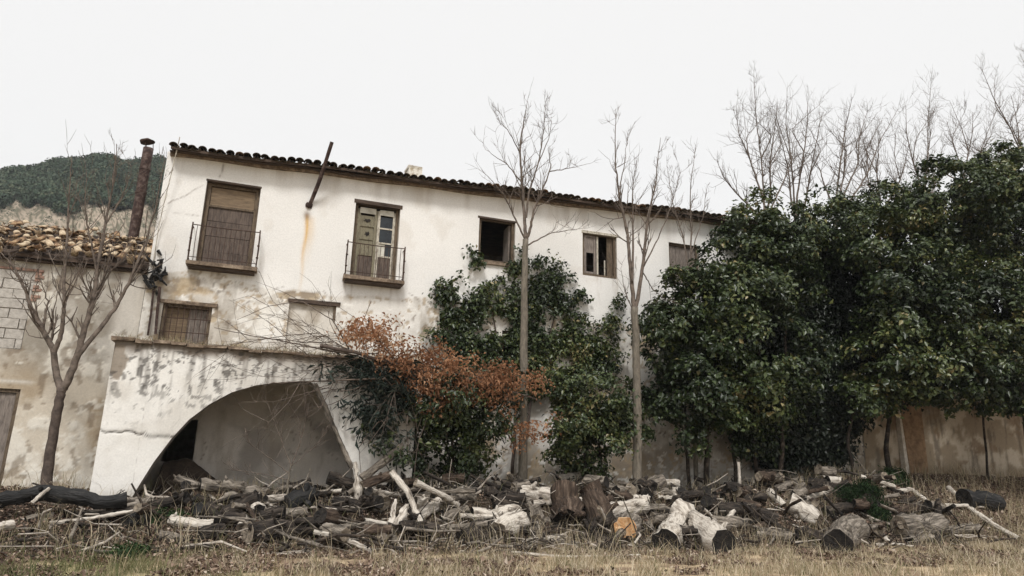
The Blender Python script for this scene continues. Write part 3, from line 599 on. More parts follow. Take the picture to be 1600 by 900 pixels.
# ------------------------------------------------------------------ outbuilding on the left
out = empty('outbuilding', 'low tan outbuilding with jumbled tile roof joined to the white house', 'outbuilding')
LX0, LX1, LY = -11.5, HX0-.03, FY+.12
LT = float(at(60, 392, LY-.25)[2]) - .16
blk = (-8.0, float(at(46, 480, LY)[0]), float(at(20, 545, LY)[2]), float(at(20, 421, LY)[2]))
dr = (-8.0, float(at(16, 690, LY)[0]), .3, float(at(10, 607, LY)[2]))
def out_colour(X, Z):
    col = mixc(np.ones(X.shape+(3,))*C3((206, 196, 180)), C3((172, 156, 134)), sstep(.42, .62, fbm(X*1.1, Z*1.1, 501, 6)))
    dep = np.zeros(X.shape)
    upk = sstep(3.4, 4.4, Z+.8*(fbm(X*.9, Z*.9, 511, 4)-.5)); col = mixc(col, mixc(np.ones(X.shape+(3,))*C3((196, 190, 180)), C3((164, 156, 144)), sstep(.45, .6, fbm(X*2, Z*2, 512, 5))), upk)
    wl = sstep(.575, .60, fbm(X*2.0+3, Z*2.3, 521, 6)); lowk = sstep(2.6, 1.2, Z)*sstep(.55, .58, fbm(X*3.2+7, Z*3.6, 522, 6)); wl = np.maximum(wl, lowk)
    col = mixc(col, C3((224, 218, 206)), wl*.9); dep += wl*.7
    k = sstep(.3, .0, np.abs(Z-float(at(60, 598, LY)[2]))/.25)*sstep(-5.2, -5.6, X); col = mixc(col, C3((216, 212, 204)), k*.7)
    k = sstep(LX1-.75, LX1-.45, X)*sstep(3.4, 3.8, Z); col = mixc(col, C3((226, 220, 210)), k*.8)
    k = sstep(.5, .7, fbm(X*4, Z*.5, 531, 4))*sstep(4.9, 6.6, Z)*.5; col = mixc(col, C3((140, 126, 110)), k)
    fl = sstep(.60, .62, fbm(X*7, Z*7, 551, 4))*sstep(3.4, 1.6, Z); col = mixc(col, C3((230, 225, 214)), fl*.9); dep += fl*.5
    dk = sstep(.62, .65, fbm(X*5+2, Z*3, 552, 5)); col = mixc(col, C3((128, 112, 94)), dk*.6); dep -= dk*.4
    dep += (fbm(X*.8, Z*.8, 541, 4)-.5)
    return col, dep
wall_sheet('wall', grid_lines(LX0, LX1, .05, [blk[0], blk[1], dr[0], dr[1]]), grid_lines(0.2, LT, .05, [blk[2], blk[3], dr[2], dr[3]]), LY, [blk, dr], out_colour, .02, out)
part('side_wall', M['reveal'], out, (LX0, LX0+.3, LY+.02, LY+6, 0, LT-.02), (LX0+.31, LX1-.02, LY+5.7, LY+6, 0, LT-.03))
# walled-up window: concrete blocks one by one, brick head
inf = part('walled_up_window', M['block'], out, (blk[0], blk[1], LY+.03, LY+.25, blk[2], blk[3]))
bw, bh = .52, .25; rows = int((blk[3]-blk[2])/bh)+1
for r in range(rows):
    x = blk[0] - (.26 if r % 2 else 0); z = blk[2]+r*bh
    while x < blk[1]-.02:
        a, c = max(x, blk[0])+.008, min(x+bw, blk[1])-.008; zt_ = min(z+bh, blk[3])-.012
        if c-a > .05 and zt_-z > .05: part('concrete_block', M['block'], inf, (a, c, LY-.006+rnd.uniform(-.02, .02), LY+.07, z+.008, zt_), jit=.008)
        x += bw
x = blk[0]
while x < blk[1]+.15:
    part('brick', M['brick'], inf, (x, x+.23, LY-.03+rnd.uniform(-.01, .01), LY+.05, blk[3]-.005, blk[3]+.055), jit=.006); x += .24
for i in range(9):
    if i in (3, 6): continue
    z = blk[3]-.08-i*.085; part('brick', M['brick'], inf, (blk[1]-.005, blk[1]+.12+.07*(i % 2), LY-.03+rnd.uniform(-.01, .012), LY+.04, z, z+.07), jit=.006)
# door
d_ = hframe('door', M['frame'], out, dr[0], dr[1], dr[2], dr[3], LY+.05, .09, .1, False)
for i in range(5):
    a = dr[0]+.09+(dr[1]-dr[0]-.18)*i/5; part('plank', M['wood_grey'], d_, (a+.004, a+(dr[1]-dr[0]-.18)/5-.004, LY+.1+.006*(i % 2), LY+.14, dr[2]+.02, dr[3]-.1), jit=.003)
# roof of loose tiles
e0 = float(at(60, 392, LY-.25)[2]); e1 = float(at(235, 405, LY-.25)[2])
ridge = float(at(120, 360, LY+2.4)[2]); ls = (ridge-e0)/2.65
def lz(x, y): return np.interp(x, [LX0, -6, LX1], [e0, e0, e0]) + (y-(LY-.25))*ls
b = MB(); v = [(LX0-.1, LY-.22, e0-.1), (LX1, LY-.22, e0-.1), (LX1, LY+2.4, ridge-.1), (LX0-.1, LY+2.4, ridge-.1), (LX0-.1, LY+6.2, e0-.1), (LX1, LY+6.2, e0-.1)]
v2 = [(a, c, d-.09) for a, c, d in v]
b.add(v+v2, [(0, 1, 2, 3), (3, 2, 5, 4), (6, 9, 8, 7), (9, 10, 11, 8), (0, 6, 7, 1), (4, 5, 11, 10), (0, 3, 9, 6), (3, 4, 10, 9), (1, 7, 8, 2), (2, 8, 11, 5)])
oroof = b.build('roof', M['eave'], out)
part('eave_board', M['eave'], oroof, (LX0, LX1-.01, LY-.14, LY-.03, e0-.25, e0-.2), jit=.012)
tans = [tile_mesh('roof_tile', .42, .092, .075, m=M['tile_tan']), tile_mesh('roof_tile', .4, .09, .072, m=M['tile_brown']), tile_mesh('roof_tile', .22, .09, .08, m=M['tile_tan'])]
for row in range(8):
    for i in range(31):
        x = LX1-.12-i*.175+rnd.uniform(-.05, .05); y = LY-.36+row*.35+rnd.uniform(-.07, .07)
        if x < -8.4: continue
        o = link('roof_tile', rnd.choice(tans), None, oroof); flip = rnd.random() < .3
        o.location = (x, y, float(lz(x, y))+.02+rnd.uniform(-.02, .09)); o.rotation_euler = (math.atan(ls)+rnd.uniform(-.3, .2), rnd.uniform(-.35, .35)+(math.pi if flip else 0), rnd.uniform(-.45, .45))
        if flip: o.location.z += .07
# stove pipe with a rain cap
sp_ = empty('stove_pipe', 'tall rusty stove pipe with cap rising behind the tan tile roof', 'stove pipe')
p0, p1 = at(213, 356, LY+2.9), at(232, 232, LY+2.9); p0[2] -= 1.2
b = MB(); zz = np.linspace(p0[2], p1[2], 12); b.tube([(p1[0], LY+2.9, z) for z in zz], .15, 16, rough=.02, seed=3); b.build('pipe', M['rust'], sp_, smooth=True)
for z in (p1[2]-.75, p1[2]-1.55):
    b = MB(); b.tube([(p1[0], LY+2.9, z), (p1[0], LY+2.9, z+.09)], .163, 16); b.build('joint_band', M['rust'], sp_)
for a in (0, 2.1, 4.2):
    b = MB(); b.tube([(p1[0]+.14*math.cos(a), LY+2.9+.14*math.sin(a), p1[2]-.05), (p1[0]+.14*math.cos(a)-.04, LY+2.9+.14*math.sin(a), p1[2]+.24)], .012, 5); b.build('cap_strut', M['iron'], sp_)
b = MB(); b.tube([(p1[0]-.05, LY+2.9, p1[2]+.2), (p1[0]-.06, LY+2.9, p1[2]+.23), (p1[0]-.06, LY+2.9, p1[2]+.33)], [.21, .22, .05], 16); b.build('rain_cap', M['iron'], sp_)
# broken drainpipe and slack cable at the corner of the house
dp = empty('drainpipe', 'broken rusty drainpipe with black debris at the house corner', 'drainpipe')
for pts, r in (([(240, 452), (236, 490), (231, 524)], .028), ([(250, 448), (246, 485), (243, 522)], .036)):
    P3 = [at(a, c, FY-.1) for a, c in pts]; b = MB(); b.tube(P3, r, 8, rough=.1); b.build('pipe', M['rust'], dp)
b = MB(); c0 = at(244, 428, FY-.12)
for i in range(26):
    q_ = c0+np.array([rnd.gauss(0, .08), rnd.gauss(0, .05), rnd.gauss(0, .24)]); b.tube([q_, q_+np.array([rnd.gauss(0, .07), rnd.gauss(0, .05), rnd.gauss(0, .07)]), q_+np.array([rnd.gauss(0, .12), 0, rnd.gauss(-.05, .1)])], [.035, .05, .02], 5)
b.build('debris_clump', M['char'], dp)
cb = MB(); pts = [(281, 214), (277, 232), (268, 270), (258, 310), (249, 350), (241, 400), (238, 440)]; cb.tube([at(a, c, FY-.45+.08*i) for i, (a, c) in enumerate(pts)], .012, 5)
cb.build('slack_cable', M['frame_pale'], None, label='slack pale cable hanging down the house corner from the eave', cat='cable')

# ------------------------------------------------------------------ garden wall on the right
gwall = empty('garden_wall', 'stained beige garden wall with pilaster below the big evergreen', 'wall')
def gw_colour(X, Z):
    col = mixc(np.ones(X.shape+(3,))*C3((190, 178, 160)), C3((150, 136, 116)), sstep(.42, .58, fbm(X*1.6, Z*1.8, 601, 6)))
    k = sstep(.52, .7, fbm(X*5, Z*1.1, 611, 6)); col = mixc(col, C3((92, 82, 70)), k*.7)
    k = sstep(.58, .62, fbm(X*1.4, Z*1.6, 621, 6)); col = mixc(col, C3((128, 108, 86)), k*.7)
    k = sstep(2.4, 1.8, Z-.2)*.5; col = mixc(col, C3((132, 116, 94)), k)
    return col, fbm(X*1.2, Z*1.2, 631, 4)-k
wall_sheet('wall', grid_lines(HX1+.02, 36, .07, []), grid_lines(.8, 5.2, .07, []), FY, (), gw_colour, .03, gwall)
part('wall_back', M['reveal'], gwall, (HX1+.02, 36, FY+.05, FY+.35, .5, 5.2)); part('coping', M['stone_ledge'], gwall, (HX1+.01, 36.1, FY-.06, FY+.4, 5.21, 5.32))
p0, p1 = at(1436, 760, FY-.12), at(1420, 640, FY-.12)
b = MB(); v = []
for (p, w_) in ((p0, .42), (p1, .5), (p1+np.array([-.05, 0, 1.6]), .5)):
    v += [(p[0]-w_, FY-.22, p[2]), (p[0]+w_, FY-.22, p[2]), (p[0]+w_, FY-.01, p[2]), (p[0]-w_, FY-.01, p[2])]
b.add(v, [(i*4+k, i*4+(k+1) % 4, i*4+4+(k+1) % 4, i*4+4+k) for i in range(2) for k in range(4)] + [(0, 1, 2, 3), (8, 9, 10, 11)])
b.build('pilaster', mat('pilaster_brown', [(.3, lin((104, 82, 62))), (.6, lin((150, 124, 96)))], 4, bump=.6), gwall)
part('pilaster_edge', M['reveal'], gwall, (p0[0]-.62, p0[0]-.44, FY-.2, FY-.02, p0[2], p1[2]+1.3), jit=.02)

# ------------------------------------------------------------------ foliage
def lobe(px, py, Y, rx, rz_, ry): return (at(px, py, Y), np.array([rx*mpp(px, py, Y), ry, rz_*mpp(px, py, Y)]))
def crown(name, lobes, size, m, parent, seed, per_m2=9, leaves=26, clump=.26, elong=.62, droop=.6, drop=.40, inner=.5, shell=(.62, 1.04), tint0=0, sub=0, **kw):
    rs = np.random.RandomState(seed); P = []; N = []; T = []; Lz = []
    for (c, r) in lobes:
        area = 4*math.pi*((((r[0]*r[1])**1.6+(r[0]*r[2])**1.6+(r[1]*r[2])**1.6)/3)**(1/1.6))
        n = max(6, int(area*per_m2)); d = rs.normal(size=(n, 3)); d /= np.linalg.norm(d, axis=1, keepdims=True)
        rad = rs.uniform(shell[0], shell[1], (n, 1)); rad[rs.rand(n) < .12] *= 1.1
        C = c + d*r*rad
        if sub:
            ns = max(5, int(area*sub)); u = rs.normal(size=(ns, 3)); u /= np.linalg.norm(u, axis=1, keepdims=True); cs = c + u*r*rs.uniform(.7, .98, (ns, 1)); w_ = rs.randint(0, ns, n); rr_ = rs.uniform(.2, .6, ns)[w_][:, None]
            e = rs.normal(size=(n, 3))+u[w_]*.8+np.array([0, 0, .55]); e /= np.linalg.norm(e, axis=1, keepdims=True); C = cs[w_] + e*rr_*np.array([1.15, 1.15, .8])*rs.uniform(.75, 1.05, (n, 1)); d = e*.7+u[w_]*.5; d /= np.linalg.norm(d, axis=1, keepdims=True)
        nz = fbm(C[:, 0]*1.4+C[:, 1]*.9, C[:, 2]*1.6+seed, seed % 50+700, 3); keep = nz > drop; C = C[keep]; d = d[keep]; nz = nz[keep]
        k = len(C)
        if k == 0: continue
        cl = clump*rs.uniform(.6, 1.35, (k, 1, 1)); off = rs.normal(size=(k, leaves, 3))*.62; pos = C[:, None, :] + off*cl*np.array([1, 1, .75])
        out_ = d[:, None, :]/r*r.mean() ; out_ = out_/np.linalg.norm(out_, axis=2, keepdims=True)
        nn = out_*.75 + np.array([0, 0, .55]) + rs.normal(size=pos.shape)*.5 + off*.25
        big = fbm(C[:, 0]*.8+C[:, 1]*.6, C[:, 2]*.9+seed*1.7, 760, 3)[:, None]; base = rs.beta(2, 3, (k, 1))*.55 + 1.1*(big-.42); t = base + rs.normal(size=(k, leaves))*.16 + tint0
        flash = rs.rand(k, leaves) < .012; t[flash] = rs.uniform(.85, 1, flash.sum())
        P.append(pos.reshape(-1, 3)); N.append(nn.reshape(-1, 3)); T.append(t.ravel()); Lz.append((size*rs.uniform(.45, 1.35, (k, leaves))).ravel())
    P, N, T, Lz = (np.concatenate(a) for a in (P, N, T, Lz))
    ok = P[:, 2] > gz(P[:, 0], P[:, 1])+.02
    ok &= ~((P[:, 1] > FY-.06) & (P[:, 0] < HX1) & (P[:, 0] > -12) & (P[:, 2] < HT+.2))
    P, N, T, Lz = P[ok], N[ok], T[ok], Lz[ok]
    return leaf_object(name, P, N, Lz, Lz*elong, T, m, parent, seed+1, droop=droop, **kw)
def stems(name, paths, m, parent, n=6, **kw):
    b = MB()
    for i, (pts, r0, r1) in enumerate(paths):
        P3 = np.array([at(*p) for p in pts]); k = max(6, 4*len(P3)); t = np.linspace(0, len(P3)-1, k); i0 = np.minimum(t.astype(int), len(P3)-2); fr = (t-i0)[:, None]
        fr = fr*fr*(3-2*fr)*.5+fr*.5; Q = P3[i0]*(1-fr)+P3[i0+1]*fr; rs = np.random.RandomState(i+len(paths)); Q[1:-1] += rs.normal(size=(k-2, 3))*r0*.22
        b.tube(Q, np.linspace(r0, r1, k), n, rough=.08, seed=i)
    return b.build(name, m, parent, smooth=True, **kw)

ev = empty('evergreen_thicket', 'dark glossy evergreen thicket against the far end of the house', 'bush')
crown('crown', [lobe(*a) for a in ((1085, 520, 17.9, 78, 95, 1.2), (1050, 520, 18.2, 48, 60, .8), (1050, 590, 18.1, 48, 62, .8), (1176, 412, 18.4, 70, 76, 1.3), (1225, 372, 18.8, 92, 66, 1.3), (1190, 520, 17.7, 96, 120, 1.4),
        (1120, 610, 17.8, 88, 78, 1.1), (1210, 440, 17.9, 74, 74, 1.2), (1180, 615, 17.8, 60, 60, 1.0), (1290, 352, 19.2, 70, 54, 1.2), (1360, 330, 19.4, 60, 42, 1.0), (1130, 470, 17.6, 60, 60, .9), (1075, 665, 18.0, 40, 34, .6), (1140, 680, 18.1, 50, 26, .6), (1210, 680, 18.2, 50, 30, .6), (1270, 640, 18.6, 36, 50, .4), (1172, 352, 18.8, 36, 26, .7))],
        .16, M['ivy'], ev, 11, per_m2=10.5, leaves=20, drop=.3, clump=.2, tint0=.05, sub=1.0)
crown('inner_foliage', [lobe(*a) for a in ((1290, 560, 19.3, 80, 140, .5), (1340, 540, 19.4, 60, 120, .4), (1320, 440, 19.5, 60, 80, .5), (1240, 650, 19.4, 80, 70, .4), (1290, 680, 19.5, 50, 60, .3), (1220, 700, 19.5, 60, 40, .3), (1180, 560, 19.0, 110, 130, .6), (1250, 430, 19.3, 90, 90, .5))], .15, M['leaf_shade'], ev, 12, per_m2=13, drop=.15, tint0=-.5)  # leaves tinted dark to paint the shaded recess between the evergreens
stems('trunk', [([(1104, 770, 18.3), (1105, 700, 18.3), (1112, 600, 18.2), (1130, 500, 18.2)], .09, .03), ([(1150, 775, 18.6), (1146, 690, 18.6), (1160, 560, 18.5)], .06, .03), ([(1215, 775, 18.5), (1222, 690, 18.5), (1230, 500, 18.3)], .1, .04), ([(1078, 770, 18.9), (1072, 700, 18.9), (1070, 600, 18.6)], .06, .03), ([(1185, 770, 18.4), (1175, 660, 18.4), (1200, 420, 18.4)], .07, .03)], M['bark_dark'], ev)
ev2 = empty('evergreen_tree', 'tallest evergreen with glossy leaves overhanging the beige garden wall', 'tree')
crown('crown', [lobe(*a) for a in ((1405, 400, 17.2, 84, 84, 1.2), (1490, 330, 17.2, 84, 80, 1.3), (1555, 290, 17.4, 70, 52, 1.2), (1585, 380, 16.8, 100, 120, 1.4), (1440, 500, 16.7, 100, 92, 1.3), (1545, 500, 16.4, 100, 100, 1.4), (1390, 480, 17.2, 46, 70, .9),
        (1385, 570, 17.0, 62, 48, .9), (1470, 580, 16.7, 76, 48, 1.0), (1590, 590, 16.5, 80, 60, 1.2), (1350, 610, 17.4, 34, 34, .5), (1640, 300, 17, 80, 80, 1.3), (1660, 450, 16.5, 90, 130, 1.3), (1650, 600, 16.5, 80, 70, 1.2), (1430, 340, 17.6, 60, 44, .9), (1520, 600, 16.8, 60, 40, .8))],
        .17, M['ivy'], ev2, 21, per_m2=10.5, leaves=20, drop=.3, clump=.2, tint0=.05, sub=1.0)
crown('inner_foliage', [lobe(*a) for a in ((1450, 470, 18.6, 130, 110, .5), (1560, 430, 18.4, 110, 140, .5), (1400, 560, 18.8, 90, 70, .4), (1600, 590, 18.5, 110, 50, .4))], .15, M['leaf_shade'], ev2, 22, per_m2=11, drop=.15, tint0=-.5)  # back leaves tinted dark, painting the shade inside the crown
stems('trunk', [([(1392, 765, 18.8), (1385, 690, 18.7), (1400, 560, 18.2), (1440, 420, 17.8)], .1, .04), ([(1545, 770, 18.8), (1540, 690, 18.8), (1530, 580, 18.0)], .05, .03), ([(1335, 770, 18.5), (1325, 680, 18.5), (1360, 540, 18.2)], .07, .03), ([(1610, 770, 18.2), (1600, 640, 18.0), (1560, 420, 17.6)], .12, .05)], M['bark_dark'], ev2)
ivy = empty('wall_ivy', 'dark ivy climbing the house wall below the open window', 'ivy')
crown('foliage', [lobe(*a) for a in ((705, 450, 19.86, 22, 26, .1), (735, 440, 19.86, 26, 26, .1), (712, 495, 19.84, 34, 36, .12), (760, 520, 19.8, 56, 36, .16), (752, 470, 19.86, 30, 34, .1), (778, 440, 19.86, 34, 26, .1), (800, 500, 19.84, 40, 40, .12), (860, 545, 19.84, 40, 40, .14), (905, 530, 19.84, 34, 34, .12), (740, 560, 19.75, 50, 34, .16), (845, 590, 19.75, 60, 26, .16), (800, 415, 19.88, 20, 12, .07), (742, 405, 19.88, 10, 22, .07), (812, 420, 19.88, 14, 26, .07), (842, 408, 19.86, 20, 20, .1), (860, 450, 19.86, 34, 44, .12), (826, 480, 19.86, 26, 46, .1),
        (885, 495, 19.84, 26, 50, .12), (940, 550, 19.84, 34, 36, .12), (950, 500, 19.86, 22, 24, .09), (965, 470, 19.88, 10, 18, .07), (830, 545, 19.8, 58, 44, .18), (900, 575, 19.8, 50, 22, .16), (700, 540, 19.8, 34, 28, .14), (770, 575, 19.7, 60, 36, .2), (690, 470, 19.88, 12, 30, .07), (910, 470, 19.88, 10, 24, .07))],
        .13, M['ivy'], ivy, 31, per_m2=30, leaves=13, clump=.16, drop=.40, shell=(.2, 1.35), tint0=.12, droop=1.0)
stems('stem', [([(800, 740, 19.7), (806, 640, 19.85), (780, 540, 19.88), (760, 450, 19.9)], .05, .015), ([(815, 740, 19.7), (830, 620, 19.85), (860, 520, 19.88), (880, 440, 19.9)], .05, .015)], M['twig_dark'], ivy)
bc = empty('evergreen_shrub', 'rounded evergreen shrub with glossy leaves beside the twin-stemmed bare tree', 'shrub')
crown('foliage', [lobe(*a) for a in ((935, 625, 17.9, 62, 42, .8), (900, 612, 18.0, 34, 28, .5), (975, 655, 17.9, 34, 32, .5), (925, 680, 18.2, 50, 50, .6), (900, 655, 17.9, 36, 40, .5), (918, 712, 18.4, 46, 30, .5), (885, 690, 18.3, 24, 34, .4))], .12, M['ivy'], bc, 41, per_m2=15, drop=.28, tint0=.08, sub=1.6, clump=.18)
stems('stem', [([(912, 745, 18.3), (915, 690, 18.3), (930, 630, 18)], .05, .02), ([(940, 745, 18.3), (936, 690, 18.3), (945, 630, 18)], .04, .02)], M['bark_dark'], bc)
bd = empty('evergreen_shrub', 'dark evergreen shrub growing under the rust-brown dead branch', 'shrub')
crown('foliage', [lobe(*a) for a in ((700, 630, 17.9, 74, 48, .8), (650, 670, 18.1, 52, 56, .7), (745, 640, 17.9, 52, 42, .6), (690, 700, 18.3, 70, 44, .6), (620, 690, 18.4, 40, 44, .5), (770, 610, 18.1, 44, 36, .5), (680, 735, 18.5, 60, 30, .5), (735, 690, 18.4, 34, 44, .5))], .12, M['ivy'], bd, 51, per_m2=13, drop=.28, tint0=-.03, sub=1.6, clump=.18)
stems('stem', [([(645, 760, 18.2), (650, 700, 18.2), (690, 620, 18)], .04, .02), ([(710, 760, 18.2), (706, 690, 18.2), (740, 630, 18)], .05, .02)], M['bark_dark'], bd)
bb = empty('drooping_boughs', 'dull grey-green drooping boughs hanging beside the arch', 'boughs')
crown('foliage', [lobe(*a) for a in ((545, 578, 17.55, 52, 17, .5), (590, 605, 17.5, 50, 30, .5), (620, 640, 17.5, 40, 40, .4), (600, 660, 17.7, 30, 30, .4), (640, 600, 17.6, 40, 30, .4))], .24, M['bough'], bb, 61, per_m2=13, leaves=20, elong=.1, droop=.5, drop=.42, clump=.32, shell=(.3, 1.25))
dbr = empty('dead_branch', 'broken branch with rust-brown dead leaves fallen over the shrubs', 'branch')
crown('dead_leaves', [lobe(*a) for a in ((572, 527, 17.2, 34, 24, .4), (610, 540, 17.1, 44, 32, .5), (650, 570, 17.1, 50, 38, .5), (700, 585, 17.1, 56, 34, .5), (760, 598, 17.1, 52, 32, .5), (815, 615, 17.2, 42, 36, .4), (680, 615, 17.1, 26, 24, .35), (820, 660, 17.3, 22, 36, .3), (560, 512, 17.2, 26, 18, .3), (600, 515, 17.2, 30, 18, .3), (740, 575, 17.0, 50, 22, .3), (800, 592, 17.0, 40, 22, .3), (850, 640, 17.2, 18, 30, .3))],
      .11, M['dead'], dbr, 71, per_m2=15, leaves=16, elong=.3, droop=1.0, drop=.39, clump=.21, shell=(.35, 1.3), fold=.3)
stems('limb', [([(500, 540, 17.2), (560, 552, 17.15), (640, 575, 17.1), (760, 600, 17.1), (840, 625, 17.2)], .05, .02), ([(575, 500, 17.2), (600, 545, 17.1), (650, 590, 17.1)], .03, .012), ([(660, 540, 17.2), (700, 580, 17.1), (800, 600, 17.1)], .025, .01)], M['twig_dark'], dbr)
hb = []
for pts, r in (([(600, 592), (540, 594), (470, 596), (420, 600)], .03), ([(560, 556), (500, 545), (440, 532), (380, 522), (335, 512)], .022), ([(545, 545), (520, 500), (470, 470), (420, 478), (370, 500)], .018), ([(545, 548), (500, 520), (440, 525), (350, 540), (300, 535)], .014),
               ([(600, 590), (640, 630), (655, 680), (645, 760)], .022), ([(640, 640), (590, 660), (560, 700), (565, 745)], .018), ([(420, 478), (390, 462), (360, 470)], .008), ([(470, 470), (440, 455), (400, 440)], .008), ([(500, 520), (470, 500), (440, 500)], .008), ([(380, 522), (350, 500), (320, 490)], .007),
               ([(470, 596), (450, 630), (420, 660), (400, 700)], .012), ([(450, 630), (470, 660), (465, 700), (440, 740)], .009), ([(420, 660), (380, 640), (360, 610)], .008), ([(520, 600), (500, 640), (455, 670), (430, 720)], .01), ([(500, 640), (480, 610), (465, 640)], .007), ([(580, 470), (560, 520), (575, 560)], .01), ([(560, 500), (530, 480), (510, 440)], .007)):
    hb.append(([(a, c, 17.35+.25*math.sin(a*.07)) for a, c in pts], r, r*.3))
stems('bare_twigs', hb, M['twig'], dbr, n=5)

def twigs(b, p, d, L, r, depth, rs, up=.3, spread=.5, seg=4, n=5):
    pts = [np.array(p)]; d = np.array(d, float)
    for i in range(seg):
        d = d + rs.normal(size=3)*.13 + np.array([0, 0, up*.3]); d /= np.linalg.norm(d); pts.append(pts[-1]+d*L/seg)
    b.tube(pts, np.linspace(r, r*.45, seg+1), n, cap=False)
    if depth <= 0: return
    for i in range(rs.randint(2, 4)):
        k = rs.randint(1, seg+1); e = d + rs.normal(size=3)*spread; e[2] += up; e /= np.linalg.norm(e)
        twigs(b, pts[k], e, L*rs.uniform(.5, .78), max(r*.55, .0045), depth-1, rs, up, spread, max(3, seg-1), 4 if depth < 2 else n)
b = MB(); rs = np.random.RandomState(64)
for i in range(30):
    p0 = at(rs.uniform(500, 600), rs.uniform(520, 610), rs.uniform(17.2, 17.6)); d = np.array([-1, rs.normal()*.15, rs.normal()*.35]); twigs(b, p0, d/np.linalg.norm(d), rs.uniform(.8, 2.1), rs.uniform(.007, .013), 2, rs, up=rs.uniform(-.12, .22), spread=.45, seg=5)
for i in range(16):
    p0 = at(rs.uniform(590, 700), rs.uniform(580, 660), rs.uniform(17.0, 17.3)); d = np.array([rs.normal()*.5, -.1, -1]); twigs(b, p0, d/np.linalg.norm(d), rs.uniform(.5, 1.1), rs.uniform(.006, .012), 1, rs, up=-.1, spread=.5)
b.build('twig_spray', M['twig'], dbr, smooth=True)
def traced_tree(label, limbs, Y, seed, ntw=26, twL=.9, m='tree_bark', depth=2, group=None, wide=.55):
    """limbs: (points as seen, first radius, last radius); the first is the trunk"""
    t = empty('bare_tree', label, 'tree', group); rs = np.random.RandomState(seed); cr = MB()
    for li, (pts, r0, r1) in enumerate(limbs):
        P3 = np.array([at(a, c, Y + (.0 if li == 0 else .22*math.sin(li*2.1)*min(1, j/2))) for j, (a, c) in enumerate(pts)]); k = 5*len(P3)
        if li == 0: P3[0][2] = float(gz(P3[0][0], P3[0][1]))-.15
        tt = np.linspace(0, len(P3)-1, k); i0 = np.minimum(tt.astype(int), len(P3)-2); fr = (tt-i0)[:, None]; Q = P3[i0]*(1-fr)+P3[i0+1]*fr
        Q[1:-1] = (Q[:-2]+2*Q[1:-1]+Q[2:])/4; Q[1:-1] += rs.normal(size=(k-2, 3))*.008
        R = np.linspace(r0, r1, k)
        if li == 0:
            R[0] *= 1.35; R[1] *= 1.12; b = MB(); b.tube(Q, R, 10, rough=.06, seed=seed); b.build('trunk', M[m], t, smooth=True)
        else:
            cr.tube(Q, R, 7, cap=False)
            for i in range(max(3, int(ntw*np.linalg.norm(P3[-1]-P3[0])/4))):
                j = int(rs.uniform(.3, .999)*k); d = Q[min(j+1, k-1)]-Q[max(j-1, 0)]; d /= max(np.linalg.norm(d), 1e-6); e = d + rs.normal(size=3)*wide; e[2] += .3; e /= np.linalg.norm(e)
                twigs(cr, Q[j], e, twL*rs.uniform(.4, 1.1)*(1.1-.5*j/k), max(R[j]*.45, .005), depth-1 if rs.rand() < .7 else depth, rs)
    cr.build('crown', M['twig'], t, smooth=True); return t
traced_tree('dark bare tree in front of the tan outbuilding', [([(73, 762), (80, 690), (90, 640), (96, 606)], .115, .09),
    ([(96, 612), (90, 592), (84, 548), (68, 516), (48, 480), (38, 448), (20, 415), (2, 395)], .09, .012), ([(85, 550), (97, 520), (100, 480), (100, 440), (105, 370), (108, 300), (112, 245)], .06, .008),
    ([(96, 612), (106, 596), (124, 548), (134, 508), (148, 460), (152, 420), (165, 350), (176, 290), (182, 225)], .1, .008), ([(122, 556), (160, 508), (184, 476), (204, 436), (228, 380), (244, 320), (258, 250)], .06, .008),
    ([(152, 430), (140, 370), (132, 320), (135, 270)], .03, .006), ([(165, 350), (190, 310), (205, 270)], .025, .006), ([(148, 465), (175, 420), (205, 400)], .025, .006), ([(68, 516), (75, 470), (60, 430)], .03, .006)], 18.7, 101, 20, 1.0, m='twig_dark')
traced_tree('tall bare tree before the ivy and the open dark window', [([(817, 735), (818, 640), (819, 540), (819, 450), (821, 374)], .125, .085),
    ([(821, 378), (820, 350), (816, 291), (812, 234), (818, 189), (824, 160)], .06, .006), ([(822, 376), (828, 360), (835, 325), (850, 291), (861, 261), (857, 231)], .05, .006), ([(822, 340), (826, 302), (842, 253), (849, 208), (852, 166)], .035, .005),
    ([(858, 268), (885, 264), (918, 256)], .018, .005), ([(821, 376), (801, 333), (786, 302), (752, 265)], .03, .005), ([(815, 285), (793, 257), (759, 234)], .022, .005), ([(823, 384), (861, 364), (907, 357)], .025, .006), ([(813, 240), (795, 205), (775, 185)], .018, .004), ([(842, 253), (858, 215), (862, 190)], .016, .004)], 18.2, 103, 20, .85)
traced_tree('twin-stemmed bare tree whose trunk rises out of the log pile', [([(996, 765), (996, 690), (996, 620), (994, 540), (992, 480)], .135, .1),
    ([(992, 490), (986, 430), (980, 360), (968, 310), (961, 250), (962, 170)], .07, .006), ([(993, 490), (1004, 420), (1012, 340), (1024, 290), (1032, 215)], .065, .006), ([(988, 440), (989, 360), (988, 300), (994, 255)], .04, .005), ([(1004, 420), (1030, 370), (1050, 320), (1062, 270)], .025, .005),
    ([(966, 305), (975, 260), (980, 215)], .02, .004), ([(994, 500), (976, 455), (970, 420)], .02, .005), ([(1004, 425), (1018, 450), (1040, 470)], .02, .006)], 17.6, 105, 18, .85)
traced_tree('slender bare tree rising behind the thicket beside the house end', [([(1085, 700), (1082, 560), (1078, 440)], .07, .05), ([(1078, 445), (1070, 380), (1052, 320), (1042, 260)], .03, .005), ([(1078, 445), (1080, 370), (1078, 300), (1085, 240)], .035, .005), ([(1079, 400), (1098, 340), (1105, 290)], .02, .005)], 18.8, 107, 22, .6)
